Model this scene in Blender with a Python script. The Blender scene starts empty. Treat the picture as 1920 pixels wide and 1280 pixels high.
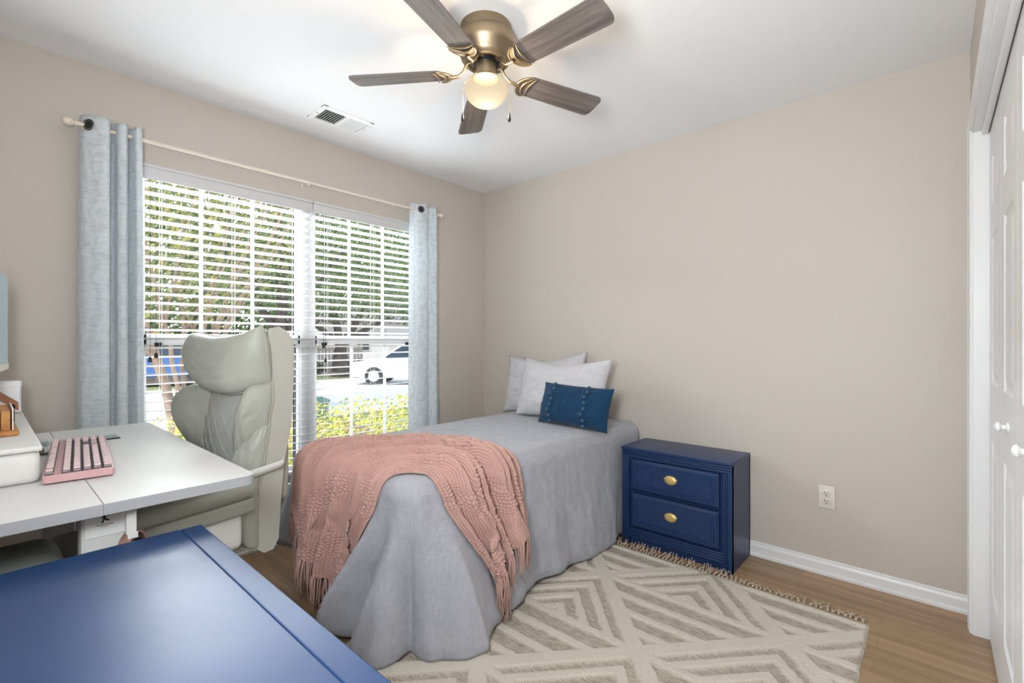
import bpy, bmesh, math, random
from mathutils import Vector, Matrix, noise
from mathutils.bvhtree import BVHTree

random.seed(7)
S = bpy.context.scene
COL = S.collection
PI = math.pi

# ------------------------------------------------------------------ camera
cam_d = bpy.data.cameras.new('camera')
cam_d.sensor_width = 36.0
cam_d.lens = 888.0 / 1920.0 * 36.0
cam_d.clip_start = 0.02
cam_d.clip_end = 300
cam = bpy.data.objects.new('camera', cam_d)
COL.objects.link(cam)
cam.location = (2.867, 0.0, 1.18)
cam.rotation_euler = (PI / 2, 0, math.radians(41.73))
S.camera = cam

# ------------------------------------------------------------------ light
S.view_settings.view_transform = 'Standard'
S.view_settings.look = 'None'
S.view_settings.gamma = 1.0
S.view_settings.exposure = 0.0
S.view_settings.use_curve_mapping = False

W = bpy.data.worlds.new('sky')
S.world = W
W.use_nodes = True
wn = W.node_tree.nodes
wl = W.node_tree.links
bg = wn['Background']
tc = wn.new('ShaderNodeTexCoord')
sp = wn.new('ShaderNodeSeparateXYZ')
rp = wn.new('ShaderNodeValToRGB')
rp.color_ramp.elements[0].position = 0.0
rp.color_ramp.elements[0].color = (0.95, 0.98, 1.0, 1)
rp.color_ramp.elements[1].position = 0.7
rp.color_ramp.elements[1].color = (0.72, 0.86, 1.0, 1)
wl.new(tc.outputs['Generated'], sp.inputs[0])
wl.new(sp.outputs['Z'], rp.inputs[0])
wl.new(rp.outputs[0], bg.inputs['Color'])
bg.inputs['Strength'].default_value = 2.2


def lamp(name, kind, energy, loc, target=None, color=(1, 1, 1), **kw):
    d = bpy.data.lights.new(name, kind)
    d.energy = energy
    d.color = color
    for k, v in kw.items():
        setattr(d, k, v)
    o = bpy.data.objects.new(name, d)
    COL.objects.link(o)
    o.location = loc
    if target is not None:
        o.rotation_euler = (Vector(target) - Vector(loc)).to_track_quat('-Z', 'Y').to_euler()
    return o


# the sun stands behind the house to the side, so it lights the street and never enters the room
lamp('sun', 'SUN', 4.2, (0, 0, 10), (-0.42, 1.0, 8.85), (1.0, 0.95, 0.86), angle=0.01)
# added area lamp above the window, boosting the sky light through the blinds
lamp('sky_fill', 'AREA', 530, (-2.4, 1.35, 3.0), (1.5, 1.5, 1.15), (0.90, 0.96, 1.0),
     shape='RECTANGLE', size=3.6, size_y=0.8, spread=math.radians(120))
# added fill lamp behind the camera, aimed at the closet-side ceiling
lamp('fill_light', 'AREA', 11, (2.68, -0.60, 1.40), (2.45, 1.9, 2.44), (0.93, 0.97, 1.0),
     shape='RECTANGLE', size=0.4, size_y=0.5)
# second added fill lamp, brightening the ceiling for bounced light
lamp('ceiling_fill', 'AREA', 74, (2.46, -0.24, 1.45), (1.20, 2.10, 2.44), (0.93, 0.97, 1.0),
     shape='RECTANGLE', size=0.5, size_y=0.5)


# ------------------------------------------------------------------ materials
def srgb(r, g, b):
    def f(c):
        c /= 255.0
        return c / 12.92 if c <= 0.04045 else ((c + 0.055) / 1.055) ** 2.4
    return (f(r), f(g), f(b), 1)


def mat(name, col, rough=0.5, metal=0.0, bump=None, vary=None, spec=None, sheen=0, stretch=(1, 1, 1)):
    """bump=(scale, strength, distance); vary=(scale, amount)"""
    m = bpy.data.materials.new(name)
    m.use_nodes = True
    nt = m.node_tree
    N, L = nt.nodes, nt.links
    b = N['Principled BSDF']
    b.inputs['Base Color'].default_value = col
    b.inputs['Roughness'].default_value = rough
    b.inputs['Metallic'].default_value = metal
    if spec is not None:
        b.inputs['Specular IOR Level'].default_value = spec
    if sheen:
        b.inputs['Sheen Weight'].default_value = sheen
    if bump or vary:
        t = N.new('ShaderNodeTexCoord')
        mp = N.new('ShaderNodeMapping')
        mp.inputs['Scale'].default_value = stretch
        L.new(t.outputs['Object'], mp.inputs[0])
    if bump:
        nz = N.new('ShaderNodeTexNoise')
        nz.inputs['Scale'].default_value = bump[0]
        nz.inputs['Detail'].default_value = 4
        bp = N.new('ShaderNodeBump')
        bp.inputs['Strength'].default_value = bump[1]
        bp.inputs['Distance'].default_value = bump[2]
        L.new(mp.outputs[0], nz.inputs[0])
        L.new(nz.outputs[0], bp.inputs['Height'])
        L.new(bp.outputs[0], b.inputs['Normal'])
    if vary:
        nz = N.new('ShaderNodeTexNoise')
        nz.inputs['Scale'].default_value = vary[0]
        nz.inputs['Detail'].default_value = 5
        mx = N.new('ShaderNodeMix')
        mx.data_type = 'RGBA'
        a = vary[1]
        mx.inputs[6].default_value = tuple(max(0, c * (1 - a)) for c in col[:3]) + (1,)
        mx.inputs[7].default_value = tuple(min(1, c * (1 + a)) for c in col[:3]) + (1,)
        L.new(mp.outputs[0], nz.inputs[0])
        L.new(nz.outputs[0], mx.inputs[0])
        L.new(mx.outputs[2], b.inputs['Base Color'])
    return m


def weave_mat(name, col, amount=0.18, scale=260, rough=0.9, bump=0.25, translucent=0.0, motif=0,
              dirs=((1, 0.06, 0.06), (0.06, 0.06, 1), (0.06, 1, 0.06))):
    """cloth: fine threads running both ways"""
    m = bpy.data.materials.new(name)
    m.use_nodes = True
    nt = m.node_tree
    N, L = nt.nodes, nt.links
    b = N['Principled BSDF']
    b.inputs['Roughness'].default_value = rough
    b.inputs['Specular IOR Level'].default_value = 0.15
    b.inputs['Sheen Weight'].default_value = 0.15
    t = N.new('ShaderNodeTexCoord')
    prev = None
    for st in dirs:
        mp = N.new('ShaderNodeMapping')
        mp.inputs['Scale'].default_value = st
        nz = N.new('ShaderNodeTexNoise')
        nz.inputs['Scale'].default_value = scale
        nz.inputs['Detail'].default_value = 2
        L.new(t.outputs['Object'], mp.inputs[0])
        L.new(mp.outputs[0], nz.inputs[0])
        if prev is None:
            prev = nz.outputs[0]
        else:
            ad = N.new('ShaderNodeMath')
            ad.operation = 'ADD'
            L.new(prev, ad.inputs[0])
            L.new(nz.outputs[0], ad.inputs[1])
            prev = ad.outputs[0]
    if motif:
        vz = N.new('ShaderNodeTexVoronoi')
        vz.feature = 'DISTANCE_TO_EDGE'
        vz.inputs['Scale'].default_value = motif
        wv = N.new('ShaderNodeTexWave')
        wv.inputs['Scale'].default_value = motif * 1.6
        wv.inputs['Distortion'].default_value = 9
        wv.inputs['Detail'].default_value = 1
        L.new(t.outputs['Object'], wv.inputs[0])
        sc = N.new('ShaderNodeMath')
        sc.operation = 'MULTIPLY_ADD'
        sc.inputs[1].default_value = 0.35
        L.new(wv.outputs[1], sc.inputs[0])
        L.new(prev, sc.inputs[2])
        prev = sc.outputs[0]
    mr = N.new('ShaderNodeMapRange')
    mr.inputs[1].default_value = 1.1
    mr.inputs[2].default_value = 1.9
    L.new(prev, mr.inputs[0])
    mx = N.new('ShaderNodeMix')
    mx.data_type = 'RGBA'
    mx.inputs[6].default_value = tuple(c * (1 - amount) for c in col[:3]) + (1,)
    mx.inputs[7].default_value = tuple(min(1, c * (1 + amount)) for c in col[:3]) + (1,)
    L.new(mr.outputs[0], mx.inputs[0])
    L.new(mx.outputs[2], b.inputs['Base Color'])
    bp = N.new('ShaderNodeBump')
    bp.inputs['Strength'].default_value = bump
    bp.inputs['Distance'].default_value = 0.002
    L.new(prev, bp.inputs['Height'])
    L.new(bp.outputs[0], b.inputs['Normal'])
    if translucent:
        tr = N.new('ShaderNodeBsdfTranslucent')
        L.new(mx.outputs[2], tr.inputs[0])
        ms = N.new('ShaderNodeMixShader')
        ms.inputs[0].default_value = translucent
        L.new(b.outputs[0], ms.inputs[1])
        L.new(tr.outputs[0], ms.inputs[2])
        L.new(ms.outputs[0], N['Material Output'].inputs[0])
    return m


def glass_mat(name, tint=(1, 1, 1, 1), gloss=0.06):
    m = bpy.data.materials.new(name)
    m.use_nodes = True
    N, L = m.node_tree.nodes, m.node_tree.links
    N.remove(N['Principled BSDF'])
    tr = N.new('ShaderNodeBsdfTransparent')
    tr.inputs[0].default_value = tint
    gl = N.new('ShaderNodeBsdfGlossy')
    gl.inputs['Roughness'].default_value = 0.02
    fr = N.new('ShaderNodeFresnel')
    fr.inputs[0].default_value = 1.35
    mu = N.new('ShaderNodeMath')
    mu.operation = 'MULTIPLY'
    mu.inputs[1].default_value = gloss * 12
    L.new(fr.outputs[0], mu.inputs[0])
    ms = N.new('ShaderNodeMixShader')
    L.new(mu.outputs[0], ms.inputs[0])
    L.new(tr.outputs[0], ms.inputs[1])
    L.new(gl.outputs[0], ms.inputs[2])
    L.new(ms.outputs[0], N['Material Output'].inputs[0])
    return m


def wood_mat(name, c1, c2, scale, axis='x', rough=0.45, spec=0.4, planks=None):
    """streaked wood grain along an axis; planks=(length, width) adds board-to-board changes"""
    m = bpy.data.materials.new(name)
    m.use_nodes = True
    N, L = m.node_tree.nodes, m.node_tree.links
    b = N['Principled BSDF']
    b.inputs['Roughness'].default_value = rough
    b.inputs['Specular IOR Level'].default_value = spec
    t = N.new('ShaderNodeTexCoord')
    mp = N.new('ShaderNodeMapping')
    mp.inputs['Scale'].default_value = {'x': (0.06, 1, 1), 'y': (1, 0.06, 1), 'z': (1, 1, 0.06)}[axis]
    L.new(t.outputs['Object'], mp.inputs[0])
    nz = N.new('ShaderNodeTexNoise')
    nz.inputs['Scale'].default_value = scale
    nz.inputs['Detail'].default_value = 6
    nz.inputs['Roughness'].default_value = 0.65
    L.new(mp.outputs[0], nz.inputs[0])
    cr = N.new('ShaderNodeValToRGB')
    cr.color_ramp.elements[0].position = 0.32
    cr.color_ramp.elements[0].color = c1
    cr.color_ramp.elements[1].position = 0.68
    cr.color_ramp.elements[1].color = c2
    L.new(nz.outputs[0], cr.inputs[0])
    out = cr.outputs[0]
    bp = N.new('ShaderNodeBump')
    bp.inputs['Strength'].default_value = 0.15
    bp.inputs['Distance'].default_value = 0.001
    L.new(nz.outputs[0], bp.inputs['Height'])
    if planks:
        br = N.new('ShaderNodeTexBrick')
        br.offset = 0.37
        br.inputs['Color1'].default_value = (0.86, 0.86, 0.86, 1)
        br.inputs['Color2'].default_value = (1.08, 1.06, 1.04, 1)
        br.inputs['Mortar'].default_value = (0.74, 0.71, 0.69, 1)
        br.inputs['Scale'].default_value = 1.0
        br.inputs['Mortar Size'].default_value = 0.0012
        br.inputs['Brick Width'].default_value = planks[0]
        br.inputs['Row Height'].default_value = planks[1]
        L.new(t.outputs['Object'], br.inputs[0])
        mx = N.new('ShaderNodeMix')
        mx.data_type = 'RGBA'
        mx.blend_type = 'MULTIPLY'
        mx.inputs[0].default_value = 1
        L.new(out, mx.inputs[6])
        L.new(br.outputs[0], mx.inputs[7])
        out = mx.outputs[2]
    L.new(out, b.inputs['Base Color'])
    L.new(bp.outputs[0], b.inputs['Normal'])
    return m


def leaf_mat(name, cols):
    m = bpy.data.materials.new(name)
    m.use_nodes = True
    N, L = m.node_tree.nodes, m.node_tree.links
    b = N['Principled BSDF']
    b.inputs['Roughness'].default_value = 0.6
    g = N.new('ShaderNodeNewGeometry')
    cr = N.new('ShaderNodeValToRGB')
    cr.color_ramp.interpolation = 'LINEAR'
    e = cr.color_ramp.elements
    e[0].color = cols[0]
    e[1].color = cols[-1]
    for i, c in enumerate(cols[1:-1]):
        k = e.new((i + 1) / (len(cols) - 1))
        k.color = c
    L.new(g.outputs['Random Per Island'], cr.inputs[0])
    L.new(cr.outputs[0], b.inputs['Base Color'])
    tr = N.new('ShaderNodeBsdfTranslucent')
    L.new(cr.outputs[0], tr.inputs[0])
    ms = N.new('ShaderNodeMixShader')
    ms.inputs[0].default_value = 0.4
    L.new(b.outputs[0], ms.inputs[1])
    L.new(tr.outputs[0], ms.inputs[2])
    L.new(ms.outputs[0], N['Material Output'].inputs[0])
    return m


M = {}
M['wall'] = mat('wall_paint', (0.57, 0.52, 0.47, 1), 0.5, bump=(220, 0.05, 0.001), spec=0.35)
M['ceiling'] = mat('ceiling_paint', (0.86, 0.86, 0.865, 1), 0.9, bump=(180, 0.04, 0.001))
M['trim'] = mat('white_trim_paint', (0.78, 0.78, 0.785, 1), 0.35, vary=(9, 0.03))
M['floor'] = wood_mat('floor_wood', srgb(140, 112, 84), srgb(176, 148, 116), 26, 'x', 0.38, 0.4, (0.9, 0.092))
M['white_plastic'] = mat('white_plastic', (0.86, 0.86, 0.86, 1), 0.35)
M['blind'] = mat('blind_slat_white', (0.82, 0.82, 0.82, 1), 0.4)
M['valance'] = mat('blind_valance_white', (0.64, 0.64, 0.65, 1), 0.45)
M['vinyl'] = mat('window_vinyl_white', (0.62, 0.62, 0.63, 1), 0.4)
M['glass'] = glass_mat('window_glass')
M['acrylic'] = glass_mat('clear_acrylic', (0.95, 0.97, 0.98, 1), 0.035)
M['black'] = mat('black_plastic', (0.012, 0.012, 0.014, 1), 0.4)
M['dark'] = mat('dark_gap', (0.02, 0.02, 0.022, 1), 0.8)
M['rod'] = mat('cream_rod', srgb(226, 214, 200), 0.4)
M['curtain'] = weave_mat('pale_blue_curtain_cloth', (0.70, 0.755, 0.79, 1), 0.13, 190, 0.9, 0.3, 0.22, 7.0, ((.05, .05, 1), (.12, .12, 1), (.3, .3, .5)))
M['nickel'] = mat('brushed_nickel', srgb(158, 141, 117), 0.44, 1.0, vary=(40, 0.06))
M['grommet'] = mat('pewter_grommet', srgb(120, 120, 118), 0.4, 1.0)
M['blade'] = wood_mat('grey_driftwood', srgb(84, 77, 73), srgb(132, 123, 118), 40, 'x', 0.4, 0.4)
M['navy'] = mat('navy_paint', (0.011, 0.034, 0.108, 1), 0.36, vary=(5, 0.10), spec=0.5)
M['navy_top'] = mat('navy_paint_top', (0.011, 0.038, 0.115, 1), 0.36, bump=(34, 0.16, 0.0012), vary=(7, 0.15), spec=0.38)
M['brass'] = mat('brushed_brass', srgb(226, 198, 134), 0.5, 0.75)
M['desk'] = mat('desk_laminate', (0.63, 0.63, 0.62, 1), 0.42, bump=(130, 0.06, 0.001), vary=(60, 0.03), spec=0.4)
M['desk_edge_shade'] = mat('desk_laminate_shaded', (0.31, 0.315, 0.325, 1), 0.5)  # desk laminate with the shade of its side faces put into the colour
M['desk_metal'] = mat('desk_white_metal', (0.62, 0.62, 0.6, 1), 0.45)
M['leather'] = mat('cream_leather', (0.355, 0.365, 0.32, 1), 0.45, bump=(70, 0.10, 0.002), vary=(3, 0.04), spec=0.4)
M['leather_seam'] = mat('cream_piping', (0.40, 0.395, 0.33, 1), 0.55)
M['leather_lit'] = mat('cream_leather_lit', (0.45, 0.45, 0.395, 1), 0.45, bump=(70, 0.10, 0.002), vary=(3, 0.04), spec=0.4)  # same leather, the side's brighter light put into its colour
M['quilt'] = mat('grey_cream_mesh', (0.36, 0.37, 0.35, 1), 0.8, bump=(400, 0.3, 0.001))
M['linen'] = weave_mat('grey_linen', (0.385, 0.392, 0.430, 1), 0.12, 380, 0.9, 0.25)
M['pillow'] = weave_mat('pale_grey_linen', (0.56, 0.555, 0.575, 1), 0.10, 230, 0.9, 0.2)
M['bluecloth'] = weave_mat('blue_cotton', (0.008, 0.043, 0.100, 1), 0.25, 300, 0.85, 0.3)
M['pompom'] = mat('blue_pompom', (0.035, 0.10, 0.17, 1), 0.95)
M['knit'] = mat('pink_knit', (0.53, 0.325, 0.28, 1), 0.95, bump=(600, 0.3, 0.001), vary=(30, 0.08), spec=0.1, sheen=0.2)
M['skirt'] = weave_mat('beige_bed_skirt', (0.30, 0.27, 0.23, 1), 0.1, 120)
M['darkwood'] = mat('dark_brown_wood', (0.05, 0.035, 0.027, 1), 0.5)
M['mattress'] = mat('mattress_white', (0.7, 0.7, 0.7, 1), 0.9)
M['outlet'] = mat('outlet_plastic', (0.72, 0.67, 0.62, 1), 0.35)
M['bamboo'] = wood_mat('bamboo', srgb(150, 96, 44), srgb(196, 142, 82), 30, 'x', 0.45)
M['bamboo_dark'] = wood_mat('bamboo_brown', srgb(110, 66, 36), srgb(142, 90, 54), 30, 'x', 0.45)
M['card'] = mat('white_card', (0.85, 0.85, 0.83, 1), 0.7)
M['pink_case'] = mat('pink_plastic', (0.53, 0.315, 0.32, 1), 0.4)
M['pink_key'] = mat('pink_keycap', (0.60, 0.45, 0.455, 1), 0.4)
M['key_side'] = mat('clear_key_skirt', (0.24, 0.21, 0.22, 1), 0.2)
M['keygap'] = mat('dark_key_plate', (0.05, 0.04, 0.045, 1), 0.5)
M['screen'] = mat('monitor_glass', (0.03, 0.05, 0.06, 1), 0.15, spec=0.8)
M['screen'].node_tree.nodes['Principled BSDF'].inputs['Emission Color'].default_value = (0.11, 0.20, 0.25, 1)
M['screen'].node_tree.nodes['Principled BSDF'].inputs['Emission Strength'].default_value = 0.8
M['cream_bezel'] = mat('cream_bezel', (0.80, 0.78, 0.68, 1), 0.4)
M['offwhite'] = mat('offwhite_plastic', (0.64, 0.64, 0.615, 1), 0.45, bump=(200, 0.05, 0.001))
M['bin'] = mat('grey_green_plastic', (0.15, 0.165, 0.15, 1), 0.55)
M['copper'] = mat('rose_band', srgb(190, 150, 135), 0.35, 0.6)
M['concrete'] = mat('pale_concrete', (0.62, 0.62, 0.64, 1), 0.9, vary=(3, 0.06))
M['asphalt'] = mat('sunlit_street', (0.56, 0.57, 0.60, 1), 0.9, vary=(2, 0.08))
M['lawn'] = mat('lawn_turf', (0.23, 0.25, 0.12, 1), 0.95, vary=(6, 0.4))
M['mulch'] = mat('brown_mulch', (0.20, 0.13, 0.10, 1), 0.95, vary=(12, 0.4))
M['siding'] = mat('white_siding', (0.80, 0.80, 0.82, 1), 0.7)
M['roof'] = mat('grey_shingle', (0.25, 0.24, 0.25, 1), 0.9, vary=(8, 0.2))
M['fence'] = mat('pale_fence_wood', (0.40, 0.37, 0.37, 1), 0.85, vary=(8, 0.2))
M['car_white'] = mat('white_car_paint', (0.80, 0.80, 0.82, 1), 0.25)
M['car_blue'] = mat('blue_car_paint', (0.05, 0.13, 0.36, 1), 0.25)
M['car_glass'] = mat('car_window_glass', (0.02, 0.035, 0.06, 1), 0.1)
M['tyre'] = mat('tyre_rubber', (0.03, 0.03, 0.032, 1), 0.8)
M['hub'] = mat('alloy_hub', (0.6, 0.6, 0.62, 1), 0.3, 0.8)
M['green_box'] = mat('green_utility_paint', (0.07, 0.17, 0.14, 1), 0.6)
M['bark_tan'] = mat('tan_bark', (0.34, 0.26, 0.205, 1), 0.85, vary=(9, 0.3), stretch=(1, 1, .3))
M['bark_dark'] = mat('dark_bark', (0.10, 0.085, 0.075, 1), 0.9, vary=(9, 0.3), stretch=(1, 1, .3))
M['leaf_y'] = leaf_mat('yellow_green_leaves', [(0.09, 0.12, 0.05, 1), (0.20, 0.25, 0.09, 1), (0.42, 0.42, 0.14, 1), (0.44, 0.36, 0.16, 1)])
M['leaf_g'] = leaf_mat('mid_green_leaves', [(0.04, 0.07, 0.035, 1), (0.10, 0.17, 0.065, 1), (0.20, 0.28, 0.11, 1), (0.30, 0.35, 0.15, 1)])
M['leaf_h'] = leaf_mat('hedge_leaves', [(0.12, 0.20, 0.03, 1), (0.42, 0.46, 0.07, 1), (0.62, 0.62, 0.14, 1), (0.36, 0.22, 0.08, 1)])
M['leaf_d'] = leaf_mat('dark_shrub_leaves', [(0.03, 0.05, 0.02, 1), (0.08, 0.12, 0.04, 1), (0.14, 0.12, 0.07, 1)])


# ------------------------------------------------------------------ mesh helpers
def new_bm():
    return bmesh.new()


def obj(name, bm, m, parent=None, smooth=None, loc=None, flip=True):
    me = bpy.data.meshes.new(name)
    if flip:
        bmesh.ops.recalc_face_normals(bm, faces=bm.faces)
    bm.to_mesh(me)
    bm.free()
    if isinstance(m, (list, tuple)):
        for k in m:
            me.materials.append(k)
    else:
        me.materials.append(m)
    if smooth == 'all':
        for p in me.polygons:
            p.use_smooth = True
    elif smooth:
        me.shade_smooth() if hasattr(me, 'shade_smooth') else None
        for p in me.polygons:
            p.use_smooth = True
        try:
            me.set_sharp_from_angle(angle=math.radians(smooth))
        except Exception:
            pass
    o = bpy.data.objects.new(name, me)
    COL.objects.link(o)
    if parent is not None:
        o.parent = parent
    if loc is not None:
        o.location = loc
    return o


def box(bm, x0, x1, y0, y1, z0, z1, r=0.0, seg=2, mi=0, mtx=None):
    g = bmesh.ops.create_cube(bm, size=1.0)
    vs = g['verts']
    for v in vs:
        v.co = Vector((x0 + (v.co.x + .5) * (x1 - x0), y0 + (v.co.y + .5) * (y1 - y0), z0 + (v.co.z + .5) * (z1 - z0)))
    faces = set(f for v in vs for f in v.link_faces)
    if r > 0:
        edges = list(set(e for v in vs for e in v.link_edges))
        res = bmesh.ops.bevel(bm, geom=edges, offset=r, segments=seg, affect='EDGES', profile=0.5)
        faces = set(res['faces']) | set(f for f in faces if f.is_valid)
        for f in list(faces):
            for v in f.verts:
                faces |= set(v.link_faces)
    vv = set(v for f in faces for v in f.verts)
    for f in faces:
        f.material_index = mi
    if mtx is not None:
        for v in vv:
            v.co = mtx @ v.co
    return vv


def tube(bm, pts, r, seg=8, mi=0, caps=True):
    pts = [Vector(p) for p in pts]
    n = len(pts)
    rings = []
    up = None
    for i, p in enumerate(pts):
        t = (pts[min(i + 1, n - 1)] - pts[max(i - 1, 0)]).normalized()
        if up is None:
            up = t.orthogonal().normalized()
        else:
            up = (up - t * up.dot(t))
            up = up.normalized() if up.length > 1e-6 else t.orthogonal().normalized()
        s = t.cross(up)
        rr = r[i] if isinstance(r, (list, tuple)) else r
        rings.append([bm.verts.new(p + (up * math.cos(a) + s * math.sin(a)) * rr)
                      for a in (2 * PI * k / seg for k in range(seg))])
    for a, b in zip(rings, rings[1:]):
        for k in range(seg):
            f = bm.faces.new((a[k], a[(k + 1) % seg], b[(k + 1) % seg], b[k]))
            f.material_index = mi
    if caps:
        for ring in (rings[0], rings[-1]):
            f = bm.faces.new(ring)
            f.material_index = mi


def lathe(bm, prof, cx=0, cy=0, seg=40, mi=0, axis='z', origin=(0, 0, 0)):
    """prof = [(r, h)]; axis z by default, or x / y about origin"""
    rings = []
    ox, oy, oz = origin
    for r, h in prof:
        ring = []
        for k in range(seg):
            a = 2 * PI * k / seg
            c, s = r * math.cos(a), r * math.sin(a)
            if axis == 'z':
                co = (cx + ox + c, cy + oy + s, oz + h)
            elif axis == 'x':
                co = (ox + h, oy + c, oz + s)
            else:
                co = (ox + c, oy + h, oz + s)
            ring.append(bm.verts.new(co))
        rings.append(ring)
    for a, b in zip(rings, rings[1:]):
        for k in range(seg):
            f = bm.faces.new((a[k], a[(k + 1) % seg], b[(k + 1) % seg], b[k]))
            f.material_index = mi
    for ring, (r, h) in ((rings[0], prof[0]), (rings[-1], prof[-1])):
        if r > 1e-4:
            bm.faces.new(ring).material_index = mi


def prism(bm, poly, fn0, fn1, mi=0):
    """extrude a 2-D polygon between two mappings (a,b)->3-D"""
    a = [bm.verts.new(fn0(*p)) for p in poly]
    b = [bm.verts.new(fn1(*p)) for p in poly]
    n = len(poly)
    fs = [bm.faces.new(a), bm.faces.new(b)]
    for i in range(n):
        fs.append(bm.faces.new((a[i], a[(i + 1) % n], b[(i + 1) % n], b[i])))
    for f in fs:
        f.material_index = mi
    return a + b


def grid(bm, rows, mi=0, close=False):
    vs = [[bm.verts.new(p) for p in r] for r in rows]
    for a, b in zip(vs, vs[1:]):
        n = len(a)
        for k in range(n if close else n - 1):
            f = bm.faces.new((a[k], a[(k + 1) % n], b[(k + 1) % n], b[k]))
            f.material_index = mi
    return vs


def sphere(bm, c, r, seg=10, rings=6, sz=1.0, mi=0):
    prof = [(max(1e-5, r * math.sin(PI * i / rings)), -r * sz * math.cos(PI * i / rings)) for i in range(rings + 1)]
    lathe(bm, prof, seg=seg, origin=c, mi=mi)


def thing(name, label, cat, loc=(0, 0, 0), rotz=0.0, group=None):
    o = bpy.data.objects.new(name, None)
    o.empty_display_size = 0.05
    COL.objects.link(o)
    o.location = loc
    o.rotation_euler = (0, 0, rotz)
    return tag(o, label, cat, group)


def tag(o, label, cat, group=None):
    o['label'] = label
    o['category'] = cat
    if group:
        o['group'] = group
    return o


def struct(o):
    o['kind'] = 'structure'
    return o


def smoothstep(a, b, x):
    t = min(1, max(0, (x - a) / (b - a)))
    return t * t * (3 - 2 * t)


def interp(tab, x):
    if x <= tab[0][0]:
        return tab[0][1]
    for (a, va), (b, vb) in zip(tab, tab[1:]):
        if x <= b:
            t = (x - a) / (b - a)
            t = t * t * (3 - 2 * t)
            return va + (vb - va) * t
    return tab[-1][1]


def fbm(x, y, z=0.0):
    return noise.noise(Vector((x, y, z))) + 0.5 * noise.noise(Vector((2.1 * x + 5, 2.1 * y, 2.1 * z)))


# ------------------------------------------------------------------ the room
H = 2.44
YB = 2.853          # back wall
XR = 2.983          # closet wall
YN = -0.2           # near wall
T = 0.14
WY0, WY1, WZ0, WZ1 = 0.49, 2.235, 0.30, 2.045      # window opening
CY0, CY1, CZ1 = 0.955, 2.665, 2.03                 # closet opening

bm = new_bm()
box(bm, -T, 4.0, -2.2, YB + T, -0.12, 0)
struct(obj('floor', bm, M['floor']))
bm = new_bm()
box(bm, -T, 4.0, -2.2, YB + T, H, H + 0.15)
struct(obj('ceiling', bm, M['ceiling']))

bm = new_bm()
box(bm, -T, 0, YN - T, WY0, 0, H)
box(bm, -T, 0, WY1, YB + T, 0, H)
box(bm, -T, 0, WY0, WY1, 0, WZ0)
box(bm, -T, 0, WY0, WY1, WZ1, H)
struct(obj('wall_left', bm, M['wall']))
bm = new_bm()
box(bm, 0, 4.0, YB, YB + T, 0, H)
struct(obj('wall_back', bm, M['wall']))
bm = new_bm()
box(bm, XR, XR + 0.11, CY1, YB, 0, H)
box(bm, XR, XR + 0.11, CY0, CY1, CZ1, H)
box(bm, XR, XR + 0.11, -2.2, CY0, 0, H)
struct(obj('wall_right', bm, M['wall']))
bm = new_bm()
box(bm, 0, 2.44, YN - T, YN, 0, H)
box(bm, 2.34, 2.44, -2.1, YN - T, 0, H)
struct(obj('wall_near', bm, M['wall']))
bm = new_bm()
box(bm, 2.34, XR, -2.2, -2.1, 0, H)
struct(obj('wall_hall', bm, M['wall']))
bm = new_bm()
box(bm, 3.7, 3.75, 0.6, YB, 0, H)
box(bm, XR + .11, 3.75, 0.55, 0.6, 0, H)
struct(obj('wall_closet', bm, M['wall']))

# baseboards
def baseboard(name, p0, p1, inward):
    prof = [(0, 0), (0.022, 0), (0.022, 0.012), (0.013, 0.018), (0.013, 0.054), (0.010, 0.062), (0.008, 0.066),
            (0.008, 0.073), (0.004, 0.077), (0, 0.077)]
    b = new_bm()
    iv = Vector(inward)
    prism(b, prof, lambda d, z: Vector(p0) + iv * d + Vector((0, 0, z)), lambda d, z: Vector(p1) + iv * d + Vector((0, 0, z)))
    return struct(obj(name, b, M['trim']))


baseboard('baseboard_back', (0.0, YB, 0), (XR, YB, 0), (0, -1, 0))
baseboard('baseboard_left', (0, YN, 0), (0, YB, 0), (1, 0, 0))
baseboard('baseboard_near', (0, YN, 0), (2.44, YN, 0), (0, 1, 0))

# closet casing: moulded boards around the opening, plus the jamb
CP = [(0, 0), (0, 0.010), (0.006, 0.013), (0.018, 0.014), (0.024, 0.010), (0.030, 0.012), (0.056, 0.009), (0.062, 0.010), (0.066, 0.004), (0.066, 0)]
b = new_bm()
# w measured inward from the outer edge, d = how far it stands off the wall
prism(b, CP, lambda w, d: Vector((XR - d, CY1 + 0.066 - w, 0)), lambda w, d: Vector((XR - d, CY1 + 0.066 - w, CZ1 + 0.066 - w)))
prism(b, CP, lambda w, d: Vector((XR - d, CY0 - 0.066 + w, 0)), lambda w, d: Vector((XR - d, CY0 - 0.066 + w, CZ1 + 0.066 - w)))
prism(b, CP, lambda w, d: Vector((XR - d, CY1 + 0.066 - w, CZ1 + 0.066 - w)), lambda w, d: Vector((XR - d, CY0 - 0.066 + w, CZ1 + 0.066 - w)))
struct(obj('trim_1', b, M['trim']))
b = new_bm()
box(b, XR - 0.001, XR + 0.11, CY1 - 0.012, CY1 + 0.0, 0, CZ1, 0.002)
box(b, XR - 0.001, XR + 0.11, CY0, CY0 + 0.012, 0, CZ1, 0.002)
box(b, XR - 0.001, XR + 0.11, CY0, CY1, CZ1 - 0.012, CZ1, 0.002)
box(b, XR + 0.024, XR + 0.044, CY0 + .012, CY1 - .012, CZ1 - 0.030, CZ1 - 0.011, 0.007, 3)
struct(obj('trim_2', b, M['trim']))

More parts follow.
